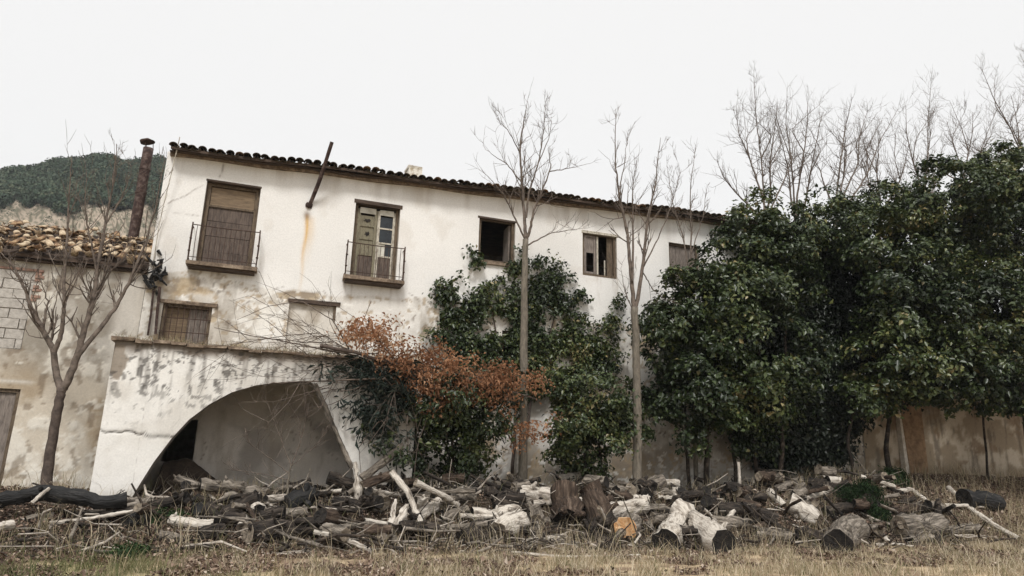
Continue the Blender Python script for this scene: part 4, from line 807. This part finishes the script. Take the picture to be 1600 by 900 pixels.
traced_tree('pale brushy sapling in front of the arch opening', [([(452, 775), (450, 750), (455, 725)], .03, .02), ([(455, 728), (440, 690), (425, 650), (415, 620)], .014, .004), ([(455, 728), (470, 690), (480, 640), (474, 605)], .014, .004), ([(453, 740), (420, 715), (385, 690)], .012, .004), ([(455, 728), (490, 700), (515, 670)], .012, .004), ([(452, 750), (410, 740), (370, 735)], .01, .004)], 17.5, 109, 26, .5, depth=2)
BG = [('bare tree with fanned upright limbs behind the thicket, nearest the house', 1195, 24.5, [(1150, 165), (1178, 120), (1215, 165), (1120, 250), (1240, 220)]),
      ('bare tree rising behind the middle of the thicket, with close upright limbs', 1245, 25, [(1230, 140), (1262, 150), (1285, 175), (1215, 200)]),
      ('low forked bare tree behind the dip between both evergreen masses', 1306, 24, [(1320, 190), (1355, 175), (1402, 172), (1265, 240), (1330, 160)]),
      ('bare tree with two crooked limbs left of the tallest evergreen', 1440, 25.5, [(1415, 165), (1455, 130), (1380, 290), (1470, 230)]),
      ('thin bare tree with wide low limbs filling the gap right of the forked one', 1375, 26, [(1340, 230), (1372, 205), (1420, 225), (1300, 275), (1445, 270)]),
      ('thin bare tree with low limbs just above the tallest evergreen', 1505, 26.5, [(1480, 190), (1520, 175), (1555, 200), (1450, 235)]),
      ('bare tree reaching in at the top corner above the tallest evergreen', 1625, 24, [(1580, 150), (1535, 110), (1600, 80), (1640, 60), (1500, 220)])]
for i, (lab, bx, Y, tips) in enumerate(BG):
    rs = np.random.RandomState(200+i); fork = (bx, 335 if bx < 1500 else 290); limbs = [([(bx, 720), (bx+3, 520), (bx-2, fork[1]+35), fork], .15, .09)]
    for j, (tx, ty) in enumerate(tips):
        sxy = (fork[0]+rs.uniform(-4, 4), fork[1]+rs.uniform(-6, 25)); mid = ((sxy[0]*.55+tx*.45)+(tx-sxy[0])*.12+rs.uniform(-6, 6), sxy[1]*.5+ty*.5+rs.uniform(-8, 8))
        limbs.append(([sxy, ((sxy[0]*.75+tx*.25)+rs.uniform(-4, 4), sxy[1]*.78+ty*.22), mid, ((mid[0]+tx)/2+rs.uniform(-7, 7), (mid[1]+ty)/2), (tx, ty)], .055, .008))
        if j < 3: limbs.append(([mid, (mid[0]+rs.uniform(-25, 25), mid[1]-35), (mid[0]+rs.uniform(-40, 40), mid[1]-80)], .03, .006))
    traced_tree(lab, limbs, Y, 210+i, 21, 1.25, m='twig_dark', group='bare trees behind the evergreens', wide=.85)

# ------------------------------------------------------------------ logs
LM = dict(M)
LM['bark_pale'] = mat('bleached_log_grain', [(.3, lin((70, 62, 56))), (.42, lin((158, 148, 136))), (.56, lin((214, 206, 194))), (.74, lin((138, 126, 112)))], 11, bump=1, bscale=26, bdist=.04, coord='stem')
LM['bark_grey'] = mat('grey_bark_furrows', [(.32, lin((40, 36, 33))), (.48, lin((106, 98, 88))), (.66, lin((160, 150, 138)))], 13, bump=1, bscale=22, bdist=.06, coord='stem')
LM['bark_dark'] = mat('dark_bark_furrows', [(.34, lin((20, 18, 17))), (.54, lin((56, 49, 43))), (.74, lin((112, 101, 90)))], 13, bump=1, bscale=22, bdist=.06, coord='stem')
LM['bark_brown'] = mat('brown_bark_furrows', [(.32, lin((32, 26, 22))), (.52, lin((74, 61, 51))), (.72, lin((126, 110, 96)))], 12, bump=1, bscale=22, bdist=.06, coord='stem')
LM['char'] = mat('charred_grain', [(.35, lin((20, 20, 21))), (.58, lin((44, 43, 42))), (.74, lin((104, 100, 96)))], 12, bump=1, bscale=20, rough=.7, bdist=.06, coord='stem')
def pileY(x, y, r=0):
    """depth at which a log seen there rests on the bank"""
    for Yc in np.arange(14.2, 19.3, .05):
        q_ = at(x, y+.75*r, Yc)
        if q_[2] <= gz(q_[0], Yc)+.02: return float(Yc)-.05
    return 18.6
def log(label, pts, r, bark='bark_grey', cut=('cut_grey', 'cut_grey'), Y=None, rough=.12, name='log', cat='log', group=None, n=18, taper=.9, dy=0, knots=2, world=False):
    t = empty(name, label, cat, group); rs = np.random.RandomState(int(abs(pts[0][0]*7+pts[0][1]*13+r*10)*(1000 if world else 1)) % 99991)
    P3 = []
    for i, p in enumerate(pts):
        if world: P3.append(p); continue
        yy = (min(p[2], pileY(p[0], p[1], r)) if len(p) > 2 else (pileY(p[0], p[1], r) if Y is None else Y)) + (dy if len(p) > 2 else dy*.3); P3.append(at(p[0], p[1], yy))
    P3 = np.array(P3); r_m = r if world else r*mpp(pts[0][0], pts[0][1], P3[0][1])
    L = np.linalg.norm(np.diff(P3, axis=0), axis=1).sum(); k = int(np.clip(L/(r_m*.6), 7, 26)); tt = np.linspace(0, len(P3)-1, k); i0 = np.minimum(tt.astype(int), len(P3)-2); fr = (tt-i0)[:, None]
    Q = P3[i0]*(1-fr)+P3[i0+1]*fr
    for _ in range(2): Q[1:-1] = (Q[:-2]+2*Q[1:-1]+Q[2:])/4
    Q[1:-1] += rs.normal(size=(k-2, 3))*r_m*.07
    R = r_m*np.linspace(1, taper, k)*(1+rs.uniform(-.06, .06, k))
    b = MB(); v = b.tube(Q, R, n, cap=False, rough=rough, seed=rs.randint(9999))
    for _ in range(knots):
        if r_m > .08:
            j = rs.randint(1, k-1); d = rs.normal(size=3); d[1] -= .6; d[2] += .5; d /= np.linalg.norm(d)
            b.tube([Q[j]+d*R[j]*.5, Q[j]+d*R[j]*1.1, Q[j]+d*R[j]*rs.uniform(1.3, 1.9)], [R[j]*.42, R[j]*.3, R[j]*.2], 7, rough=.2, seed=j)
    nv_ = k*n; ob = b.build('bark', LM[bark], t, smooth=True); me = ob.data; sa = me.attributes.new('stem', 'FLOAT_VECTOR', 'POINT'); co = np.zeros((len(me.vertices), 3), np.float32); me.vertices.foreach_get('co', co.ravel())
    ang = np.linspace(0, 2*math.pi, n, endpoint=False); al = np.concatenate([[0], np.cumsum(np.linalg.norm(np.diff(Q, axis=0), axis=1))]); sc = np.array(co)*1.0
    sc[:nv_, 0] = (np.cos(ang)[None, :]*R[:, None]).ravel(); sc[:nv_, 1] = (np.sin(ang)[None, :]*R[:, None]).ravel(); sc[:nv_, 2] = np.repeat(al, n)*.22; sc += rs.uniform(0, 50)
    sa.data.foreach_set('vector', sc.astype(np.float32).ravel())
    for e, cm in ((0, cut[0]), (-1, cut[1])):
        if cm is None: continue
        ring = v[e]; c0 = ring.mean(0); ax = (Q[0]-Q[1]) if e == 0 else (Q[-1]-Q[-2]); ax /= np.linalg.norm(ax); b = MB()
        r1 = c0+(ring-c0)*.96+ax*.004; r2 = c0+(ring-c0)*.5+ax*(.012*rs.uniform(-1, 1, (n, 1)))-ax*.01; b.add(np.concatenate([ring, r1, r2, [c0-ax*.02]]), [(j, (j+1) % n, n+(j+1) % n, n+j) for j in range(n)] + [(n+j, n+(j+1) % n, 2*n+(j+1) % n, 2*n+j) for j in range(n)] + [(2*n+j, 2*n+(j+1) % n, 3*n) for j in range(n)])
        b.build('cut_end', M[cm], t)
    return t
D2 = ('cut_dark', 'cut_dark')
log('big bleached log slanting toward the grass, thickest of the pile', [(1056, 796, 16.9), (1090, 822, 16.3), (1131, 851, 15.7)], 19, 'bark_pale', ('cut_grey', 'cut_dark'), taper=1.08)
log('short pale log with dark hollow end, left under the big bleached log', [(1062, 812, 16.8), (1050, 830, 16.2), (1040, 852, 15.7)], 15, 'bark_pale', D2, taper=1.35)
log('speckled pale log lying level above the orange cut end', [(948, 801), (975, 796), (1008, 790)], 14, 'bark_pale', dy=.1)
log('log with fresh orange cut end facing the grass', [(977, 826, 15.7), (985, 818, 16.7)], 20, 'bark_grey', ('cut_orange', 'cut_dark'), rough=.1)
log('thin pale branch behind the big bleached log', [(1027, 777), (1060, 779), (1098, 767)], 4, 'bark_pale', name='branch', cat='branch')
log('log showing a dark round end at the foot of the twin-stemmed tree', [(1031, 753, 17.9), (1015, 760, 18.2), (998, 768, 18.4)], 12, 'bark_grey', D2)
log('grey log lying level right of the big bleached log', [(1108, 815), (1140, 816), (1172, 820)], 10, 'bark_grey')
log('dark thick log above the level grey one', [(1118, 800), (1148, 798), (1174, 797)], 14, 'bark_dark', D2, dy=.25)
log('straight white stake standing upright before the dark thicket', [(1157, 772, 17.4), (1154, 722, 17.4)], 2.4, 'bark_pale', name='stake', cat='stake', n=8, knots=0)
log('white broken limb pointing up at the thicket', [(1200, 767), (1212, 778), (1224, 790)], 6, 'bark_pale', name='branch', cat='branch')
log('pale pole lying at the back under the thicket', [(1211, 766), (1232, 757), (1252, 749)], 6, 'bark_grey', name='pole', cat='pole')
log('pale-topped log with dark round end behind the two stumps', [(804, 771), (835, 772), (862, 776)], 14, 'bark_pale', ('cut_grey', 'cut_dark'), dy=.2)
log('dark brown stump standing at the centre of the pile', [(888, 812, 16.6), (886, 785, 16.7), (884, 762, 16.8)], 23, 'bark_brown', ('cut_dark', 'cut_grey'), name='stump', cat='stump', rough=.18)
log('dark leaning stump just right of the brown one', [(938, 812, 16.6), (930, 786, 16.7), (920, 760, 16.9)], 20, 'bark_brown', ('cut_dark', 'cut_grey'), name='stump', cat='stump', rough=.18)
log('curved bleached log left of the pale-topped one', [(738, 802), (775, 804), (812, 792)], 9, 'bark_pale', D2)
log('furrowed dark grey trunk lying low at the front of the pile', [(722, 842), (750, 832), (778, 820)], 17, 'bark_dark', D2, rough=.2)
log('short pale log with splintered end at the front of the pile', [(778, 832), (796, 822), (815, 812)], 19, 'bark_pale', ('cut_grey', 'cut_grey'), rough=.16)
log('small ragged stump above the stacked split slabs', [(838, 815), (836, 804), (834, 794)], 12, 'bark_grey', name='stump', cat='stump', rough=.25)
log('upper split slab at the front of the pile', [(822, 826), (850, 826), (874, 831)], 5, 'bark_grey', name='split_slab', cat='slab')
log('lower split slab resting near the grass', [(814, 848), (850, 842), (884, 838)], 5, 'bark_pale', name='split_slab', cat='slab')
log('short top split slab under the ragged stump', [(826, 817), (843, 815), (858, 814)], 6, 'bark_grey', name='split_slab', cat='slab')
log('long thin pole lying in the straw grass at the front', [(800, 863, 15.1), (885, 871, 15.0), (1000, 868, 15.2)], 2.6, 'bark_pale', name='pole', cat='pole', n=8, knots=0)
log('dark log with pale side at the front before the arch', [(386, 834), (430, 830), (492, 824)], 18, 'bark_dark', ('cut_grey', 'cut_dark'), rough=.18)
log('pale-edged half log lying on the dark one before the arch', [(398, 806), (440, 803), (478, 800)], 9, 'bark_grey', D2)
log('bleached arched root at the end of the dark log', [(377, 824), (388, 802), (404, 784), (416, 782), (428, 798)], 7, 'bark_pale', name='root', cat='root')
log('charred stump behind the half log', [(445, 790), (466, 782), (484, 772)], 16, 'char', D2, name='stump', cat='stump', rough=.2)
log('long bleached pole standing out of the pile before the dark shrub', [(611, 737, 17.0), (637, 768, 16.7), (650, 800, 16.4), (665, 832, 16.1)], 5, 'bark_pale', name='pole', cat='pole', n=10)
log('pale broken trunk standing upright at the end of the arch', [(562, 784, 17.2), (558, 752, 17.2), (555, 722, 17.25)], 6.5, 'bark_pale', name='stump', cat='stump', rough=.4, taper=.35, knots=5)
log('thin bleached stub beside the broken upright trunk', [(549, 784), (547, 765), (545, 748)], 4, 'bark_pale', name='stub', cat='stub', dy=-.5)
log('weathered grey beam slanting up beneath the drooping boughs', [(566, 748, 17.3), (596, 724, 17.4), (628, 698, 17.6)], 7, 'bark_grey', name='beam', cat='beam')
log('reddish brown beam below the slanting grey one', [(564, 760, 17.2), (588, 751, 17.3), (614, 740, 17.4)], 8, 'bark_brown', name='beam', cat='beam')
log('splintered bleached stump left of the long leaning pole', [(612, 822, 16.3), (614, 802, 16.5), (618, 780, 16.6)], 7, 'bark_pale', name='stump', cat='stump', rough=.35, taper=.25, knots=4)
log('leaning bleached stump with dark knot touching the long pole', [(620, 826, 16.2), (628, 806, 16.4), (636, 790, 16.6)], 9, 'bark_pale', name='stump', cat='stump', rough=.3, taper=.55, knots=4)
log('thin dry branch across the foot of the bleached stumps', [(570, 812), (612, 820), (656, 826)], 3, 'bark_pale', name='branch', cat='branch', n=8, dy=-.3)
log('pale pole pointing to the mossy mound', [(1248, 784), (1285, 770), (1320, 755)], 5, 'bark_pale', name='pole', cat='pole')
log('big pale stump lying left of the grey hollow log', [(1232, 786), (1255, 796), (1278, 812)], 15, 'bark_pale', rough=.22, name='stump', cat='stump')
log('grey log with black hollow end facing the grass', [(1335, 826, 16.8), (1322, 836, 16.3), (1310, 852, 15.8)], 22, 'bark_grey', ('cut_grey', 'cut_dark'), rough=.16)
log('knotty pale log right of the mossy mound', [(1405, 826), (1435, 824), (1466, 820)], 19, 'bark_grey', rough=.2)
log('dark upright post at the end of the knotty pale log', [(1467, 850, 16.0), (1466, 815, 16.1), (1465, 780, 16.2)], 5, 'bark_dark', name='post', cat='post', n=8)
log('long crooked stick reaching down to the frame edge', [(1482, 762), (1515, 794), (1552, 820), (1592, 842)], 4, 'bark_pale', name='stick', cat='stick', n=8)
log('dark flat log under the crooked stick', [(1505, 780), (1535, 781), (1562, 786)], 14, 'char', D2)
log('thin pale stick lying across the dark flat log', [(1476, 790), (1520, 790), (1562, 793)], 3, 'bark_pale', name='stick', cat='stick', n=8, dy=-.3)
log('short white stick leaning before the mossy mound', [(1370, 826), (1378, 836), (1388, 848)], 4.5, 'bark_pale', name='stick', cat='stick', n=8, dy=-.2)
log('bent bleached branch right of the mossy mound', [(1400, 768), (1425, 765), (1447, 783)], 4, 'bark_pale', name='branch', cat='branch', n=8)
log('thin straight stick on the ground below the hollow grey log', [(1368, 851), (1400, 850), (1428, 854)], 2.2, 'bark_pale', name='stick', cat='stick', n=8, knots=0)
log('long black trunk lying along the outbuilding wall', [(-14, 784, 17.2), (30, 776, 17.2), (75, 767, 17.2), (120, 776, 17.0), (160, 786, 16.9), (198, 780, 16.9)], 12, 'char', D2, rough=.22)
log('forked white stick under the end of the black trunk', [(164, 790), (178, 797), (196, 799)], 3.6, 'bark_pale', name='stick', cat='stick', n=8, dy=-.6)
log('whitish log lying before the open arch', [(266, 812), (305, 820), (351, 820)], 9, 'bark_pale')
log('dark stump beside the foot of the arch', [(196, 812), (214, 810), (234, 812)], 13, 'char', D2, name='stump', cat='stump', rough=.22)
log('thin white stick propped on the black trunk', [(50, 786, 16.8), (62, 775, 16.9), (77, 763, 17.0)], 3, 'bark_pale', name='stick', cat='stick', n=8, knots=0)
log('slim bough lying under the open arch', [(248, 798), (275, 786), (302, 776)], 2.6, 'twig', name='stick', cat='stick', n=8, knots=0)
log('black upright stump before the open arch', [(312, 808), (311, 796), (309, 782)], 10, 'char', D2, name='stump', cat='stump', rough=.25)
log('grey leaning prop across the arch opening', [(492, 600, 17.9), (520, 664, 17.75), (549, 730, 17.6)], 4, 'bark_grey', name='prop', cat='prop')
log('half-buried grey log at the frame edge in the weeds', [(-12, 826, 16.2), (6, 822, 16.3), (20, 820, 16.4)], 8, 'bark_pale')
for i, (a, c, e, g, r, bk, lab) in enumerate((
    (640, 792, 690, 778, 7, 'bark_dark', 'dark branch between the long pole and the dark shrub'), (690, 786, 742, 776, 8, 'bark_grey', 'grey bough lying below the dark evergreen shrub'),
    (1070, 775, 1118, 782, 9, 'bark_dark', 'dark log behind the big bleached log'), (1170, 800, 1215, 812, 11, 'bark_dark', 'dark log below the white broken limb'),
    (480, 812, 540, 800, 8, 'bark_brown', 'brown bough right of the charred stump'), (520, 786, 566, 792, 9, 'bark_dark', 'dark bough at the foot of the upright broken trunk'),
    (690, 812, 730, 796, 8, 'bark_grey', 'grey log left of the curved bleached one'), (905, 838, 962, 846, 6, 'bark_dark', 'low dark limb left of the orange cut end'),
    (1180, 832, 1240, 842, 9, 'bark_grey', 'grey limb in the weeds left of the hollow grey log'), (1010, 826, 1030, 812, 8, 'bark_grey', 'stubby grey log between orange cut end and big log'),
    (1478, 832, 1530, 826, 8, 'bark_grey', 'grey limb right of the dark upright post'), (1330, 780, 1368, 770, 7, 'bark_brown', 'brown limb behind the mossy mound'),
    (770, 786, 806, 790, 9, 'bark_dark', 'dark short log below the pale-topped one'), (860, 846, 905, 852, 5, 'bark_grey', 'low grey stick under the brown stump'), (958, 772, 992, 782, 7, 'bark_brown', 'brown limb left of the twin-stemmed trunk'),
    (655, 806, 684, 790, 9, 'bark_pale', 'bleached chunk right of the long leaning pole'), (700, 772, 736, 764, 6, 'bark_pale', 'pale limb below the dark evergreen shrub'), (742, 822, 764, 806, 8, 'bark_grey', 'grey chunk above the furrowed dark trunk'),
    (872, 748, 912, 742, 6, 'bark_pale', 'pale limb lying across the tops of the stumps'), (1086, 802, 1112, 790, 8, 'bark_grey', 'grey chunk just right of the big bleached log top'), (1130, 778, 1166, 772, 8, 'bark_brown', 'brown log at the foot of the white stake'),
    (1290, 800, 1336, 792, 8, 'bark_dark', 'dark log above the grey hollow one'), (1262, 836, 1296, 848, 10, 'bark_dark', 'dark stubby log left of the grey hollow one'), (1395, 800, 1440, 794, 7, 'bark_brown', 'brown limb above the knotty pale log'),
    (1422, 846, 1456, 840, 7, 'bark_grey', 'short grey piece below the knotty pale log'), (430, 772, 470, 764, 5, 'bark_grey', 'grey limb at the back under the arch'), (500, 832, 552, 838, 6, 'bark_dark', 'low dark limb right of the dark log before the arch'),
    (120, 806, 170, 812, 6, 'bark_dark', 'dark limb in the weeds below the black trunk'), (40, 812, 84, 806, 5, 'bark_grey', 'grey limb in the weeds under the propped white stick'), (590, 838, 622, 846, 6, 'bark_grey', 'grey limb below the splintered bleached stump'))):
    log(lab, [(a, c), ((a+e)/2, (c+g)/2-2), (e, g)], r, bk, D2, rough=.2, name='log' if r > 6 else 'branch', cat='log' if r > 6 else 'branch')

ZONES = [(-3.4, -1.2, 'beside the foot of the arch'), (-1.2, 1.2, 'before the open arch'), (1.2, 3.2, 'around the long leaning pole'), (3.2, 5.2, 'below the rust-brown dead branch'), (5.2, 7.6, 'around the two brown stumps'),
         (7.6, 10.4, 'around the big bleached log'), (10.4, 13.4, 'below the dark evergreen thicket'), (13.4, 19.5, 'around the mossy stump')]
TONES = [('bark_dark', 'dark'), ('bark_grey', 'grey'), ('bark_pale', 'bleached'), ('bark_brown', 'brown')]
rs = np.random.RandomState(77)
ORD = ['leftmost'] + [w+' from left' for w in 'second third fourth fifth sixth seventh eighth ninth tenth eleventh twelfth thirteenth fourteenth fifteenth sixteenth seventeenth eighteenth nineteenth twentieth twenty-first twenty-second'.split()]
NUM = 'none one two three four five six seven eight nine ten eleven twelve thirteen fourteen fifteen sixteen seventeen eighteen nineteen twenty twenty-one twenty-two'.split()
for (xa, xb, where) in ZONES:
    kinds = {}
    for i in range(int((xb-xa)*(10.5 if -1 < xb < 14 else 6.5))):
        x = rs.uniform(xa+.15, xb-.15); y = 15.2+3.1*rs.beta(2.2, 1.2); thick = rs.rand() < .6; bk, tone = TONES[rs.choice(4, p=(.42, .3, .13, .15))]
        r = rs.uniform(.09, .17) if thick else rs.uniform(.04, .075); L = rs.uniform(.35, .85) if thick else rs.uniform(.7, 1.5); a = rs.normal()*.75 + (math.pi/2 if rs.rand() < .18 else 0)
        z = float(gz(x, y)) + r*.7 + (rs.uniform(.12, .34) if rs.rand() < .5 else 0); d = np.array([math.cos(a), math.sin(a)*.8, rs.normal()*.22]); d /= np.linalg.norm(d)
        z = max(z, float(gz(x+d[0]*L/2, y+d[1]*L/2))-d[2]*L/2+r*.5, float(gz(x-d[0]*L/2, y-d[1]*L/2))+d[2]*L/2+r*.5)
        c0 = np.array([x, y, z]); ends = D2 if tone == 'dark' or rs.rand() < .4 else ('cut_grey', 'cut_grey')
        kinds.setdefault((thick, bk, tone), []).append((x/y, [c0-d*L/2, c0+rs.normal(size=3)*L*.05, c0+d*L/2], r, ends))
    for (thick, bk, tone), lst in kinds.items():
        lst.sort(key=lambda e: e[0]); what = ('short thick %s log' if thick else 'long thin %s limb') % tone
        for j, (_, pts, r, ends) in enumerate(lst):
            lab = '%s of %s %ss heaped %s' % (ORD[j], NUM[len(lst)], what, where) if len(lst) > 1 else 'only %s heaped %s' % (what, where)
            log(lab, pts, r, bk, ends, rough=.2, name='log' if thick else 'limb', cat='log' if thick else 'limb', group='%ss heaped %s' % (what, where), n=12, world=True)

# ------------------------------------------------------------------ ground cover
def scatter(n, seed, x0, x1, y0, y1):
    rs = np.random.RandomState(seed); x = rs.uniform(x0, x1, n); y = rs.uniform(y0, y1, n); return rs, x, y
# fallen leaves and bark chips
rs, x, y = scatter(190000, 31, -7.5, 31, 11.5, 19.92)
kp = (fbm(x*1.2, y*1.2, 801, 4) + .25*sstep(15.2, 16.2, y)) > .50; x, y = x[kp], y[kp]; n = len(x)
P = np.stack([x, y, gz(x, y)+rs.uniform(.005, .07, n)], 1); N = rs.normal(size=(n, 3))*.55+np.array([0, -.2, 1]); L = rs.uniform(.03, .10, n); L[rs.rand(n) < .05] *= 1.9
leaf_object('leaf_litter', P, N, L, L*rs.uniform(.35, .7, n), np.clip(rs.beta(1.3, 1.6, n), 0, 1), M['litter'], seed=32, droop=0, label='brown leaf litter and bark chips covering the pile and ground', cat='leaf litter', kind='stuff')
# grass: dry straw with greener patches
rs, x, y = scatter(150000, 33, -8, 30, 9.5, 17.4)
dens = sstep(.46, .62, fbm(x*1.6, y*1.6, 811, 4))*np.maximum(sstep(16.2, 14.0, y), sstep(17, 21, x)*.8) + .07; kp = rs.rand(len(x)) < dens; x, y = x[kp], y[kp]; n = len(x)
gr = sstep(.45, .6, fbm(x*.45+3, y*.45, 821, 4))*sstep(4, -4, x); tint = np.clip(.66 + rs.normal(size=n)*.24 - .5*gr, 0, 1)
h = rs.gamma(3, .04, n)+.04; tall = rs.rand(n) < .02; h[tall] *= 3.2
P = np.stack([x, y, gz(x, y)-.01], 1); N = rs.normal(size=(n, 3))*np.array([1, 1, .15])
def blades(name, P, h, w, tint, m, seed, lean=.45, **kw):
    rs = np.random.RandomState(seed); n = len(P); a = rs.uniform(0, 6.283, n); s = np.stack([np.cos(a), np.sin(a), a*0], 1); ld = np.stack([rs.normal(size=n), rs.normal(size=n), a*0], 1)*lean
    h = h[:, None]; up = np.array([0, 0, 1.0]); v = np.stack([P-s*w/2, P+s*w/2, P+up*h*.6+ld*h*.4+s*w*.35, P+up*h*.6+ld*h*.4-s*w*.35, P+up*h*.95+ld*h*1.1], 1).reshape(-1, 3)
    base = np.arange(n)[:, None]*5; tri = np.concatenate([base+np.array([[0, 1, 2]]), base+np.array([[0, 2, 3]]), base+np.array([[3, 2, 4]])], 1).reshape(-1, 3)
    me = bpy.data.meshes.new(name); me.vertices.add(5*n); me.vertices.foreach_set('co', v.astype(np.float32).ravel()); me.loops.add(len(tri)*3); me.loops.foreach_set('vertex_index', tri.astype(np.int32).ravel())
    me.polygons.add(len(tri)); me.polygons.foreach_set('loop_start', np.arange(0, len(tri)*3, 3, dtype=np.int32)); me.update(); me.validate()
    t = me.attributes.new('tint', 'FLOAT', 'POINT'); t.data.foreach_set('value', np.repeat(tint, 5).astype(np.float32)); return link(name, me, m, **kw)
blades('grass', P, h, .012, tint, M['grassm'], 34, label='dry straw grass with green patches before the pile', cat='grass', kind='stuff')
# tall dry weeds in and behind the pile and on the terrace top
rs, x, y = scatter(11000, 35, -7, 31, 15.0, 19.8); kp = fbm(x*1.1, y*1.1, 831, 3) > .47 - .12*sstep(17, 21, x); x, y = x[kp], y[kp]; n = len(x)
blades('dry_weeds', np.stack([x, y, gz(x, y)], 1), rs.uniform(.2, .75, n), .012, np.clip(.62+rs.normal(size=n)*.2, 0, 1), M['grassm'], 36, .35, label='thin dry weeds growing up between the logs', cat='weeds', kind='stuff')
rs = np.random.RandomState(37); n = 2600; x = rs.uniform(AXL, AXR, n); y = rs.uniform(AY-.06, AY+.5, n)
blades('ledge_grass', np.stack([x, y, ztop(x)+.03], 1), rs.gamma(2.5, .035, n)+.03, .012, np.clip(.55+rs.normal(size=n)*.15, 0, 1), M['grassm'], 38, .7, label='dry brown grass along the top of the arched terrace', cat='grass', kind='stuff')
# brushwood tangle
BRUSH = [MB(), MB(), MB()]; rs = np.random.RandomState(39)
for i in range(1900):
    x = rs.uniform(-4.2, 19.5) if i % 3 else rs.uniform(0, 10); y = rs.uniform(14.9, 18.6); z = float(gz(x, y))+abs(rs.normal())*.15; b = BRUSH[(0, 0, 1, 2)[i % 4]]
    d = rs.normal(size=3)*np.array([1, .7, .28]); d[2] += .06; d /= np.linalg.norm(d); L = rs.gamma(3, .16)+.12; r = rs.uniform(.006, .018) if rs.rand() < .72 else rs.uniform(.018, .045)
    p = np.array([x, y, z]); q_ = p+d*L*.5+rs.normal(size=3)*.05; e = p+d*L+rs.normal(size=3)*.08; e[2] = max(e[2], float(gz(e[0], e[1]))+.01); b.tube([p, q_, e], [r, r*.8, r*.5], 5, cap=False)
for b, mm_, lab in zip(BRUSH, ('bark_dark', 'bark_grey', 'bark_pale'), ('tangle of dark dry brushwood and twigs among the logs', 'tangle of grey dry brushwood and twigs among the logs', 'scattered bleached twigs and thin sticks among the logs')):
    b.build('brushwood', M[mm_], None, smooth=True, label=lab, cat='brushwood', kind='stuff')
# mossy mound
mm = empty('mossy_stump', 'stump hung with green moss among the logs below the tallest evergreen', 'stump')
p = at(1362, 795, 16.8); g0 = float(gz(p[0], 16.8)); b = MB(); b.tube([(p[0]-.25, 17.1, g0-.1), (p[0]-.05, 16.95, g0+.25), (p[0]+.1, 16.8, g0+.45), (p[0]+.2, 16.7, g0+.5)], [.4, .36, .3, .14], 12, rough=.15, seed=9); b.build('wood', M['bark_dark'], mm, smooth=True)
crown('moss', [lobe(*a) for a in ((1352, 770, 16.8, 22, 16, .3), (1368, 788, 16.6, 18, 26, .25), (1376, 810, 16.5, 13, 22, .2), (1330, 772, 17.0, 22, 12, .3))], .1, M['moss'], mm, 91, per_m2=60, elong=.16, droop=1.5, drop=.2, clump=.12)
for i, (px, py, Y, rx, rz_, lab) in enumerate(((205, 868, 15.0, 30, 10, 'low green weed clump in the grass at the lower left'), (1395, 752, 18.3, 26, 20, 'dark leafy weed at the foot of the garden wall pilaster'), (260, 795, 17.0, 26, 12, 'green weed tuft beside the arch foot'), (1112, 846, 15.7, 10, 9, 'small yellow-green tuft against the big bleached log'))):
    w = empty('weed_clump', lab, 'weed'); q_ = at(px, py, Y); q_[2] = float(gz(q_[0], Y))+.1; s_ = mpp(px, py, Y)
    crown('leaves', [(q_, np.array([rx*s_, rx*s_*.6, rz_*s_*.9]))], .1, M['moss'], w, 95+i, per_m2=70, elong=.3, droop=-.5, drop=.2, clump=.12, tint0=.2)

# the hazy damp air between the house and the far hill
b = MB(); b.box(-1600, 1600, -1600, 1600, -3, 175); hz_ = b.build('haze', None, None, label='thin damp haze over the whole scene', cat='haze', kind='stuff')
hm = bpy.data.materials.new('haze'); hm.use_nodes = True; hm.node_tree.nodes.clear()
pv = hm.node_tree.nodes.new('ShaderNodeVolumePrincipled'); pv.inputs['Color'].default_value = (.93, .96, 1, 1); pv.inputs['Density'].default_value = .0003
mo = hm.node_tree.nodes.new('ShaderNodeOutputMaterial'); hm.node_tree.links.new(pv.outputs[0], mo.inputs['Volume']); hz_.data.materials.append(hm)
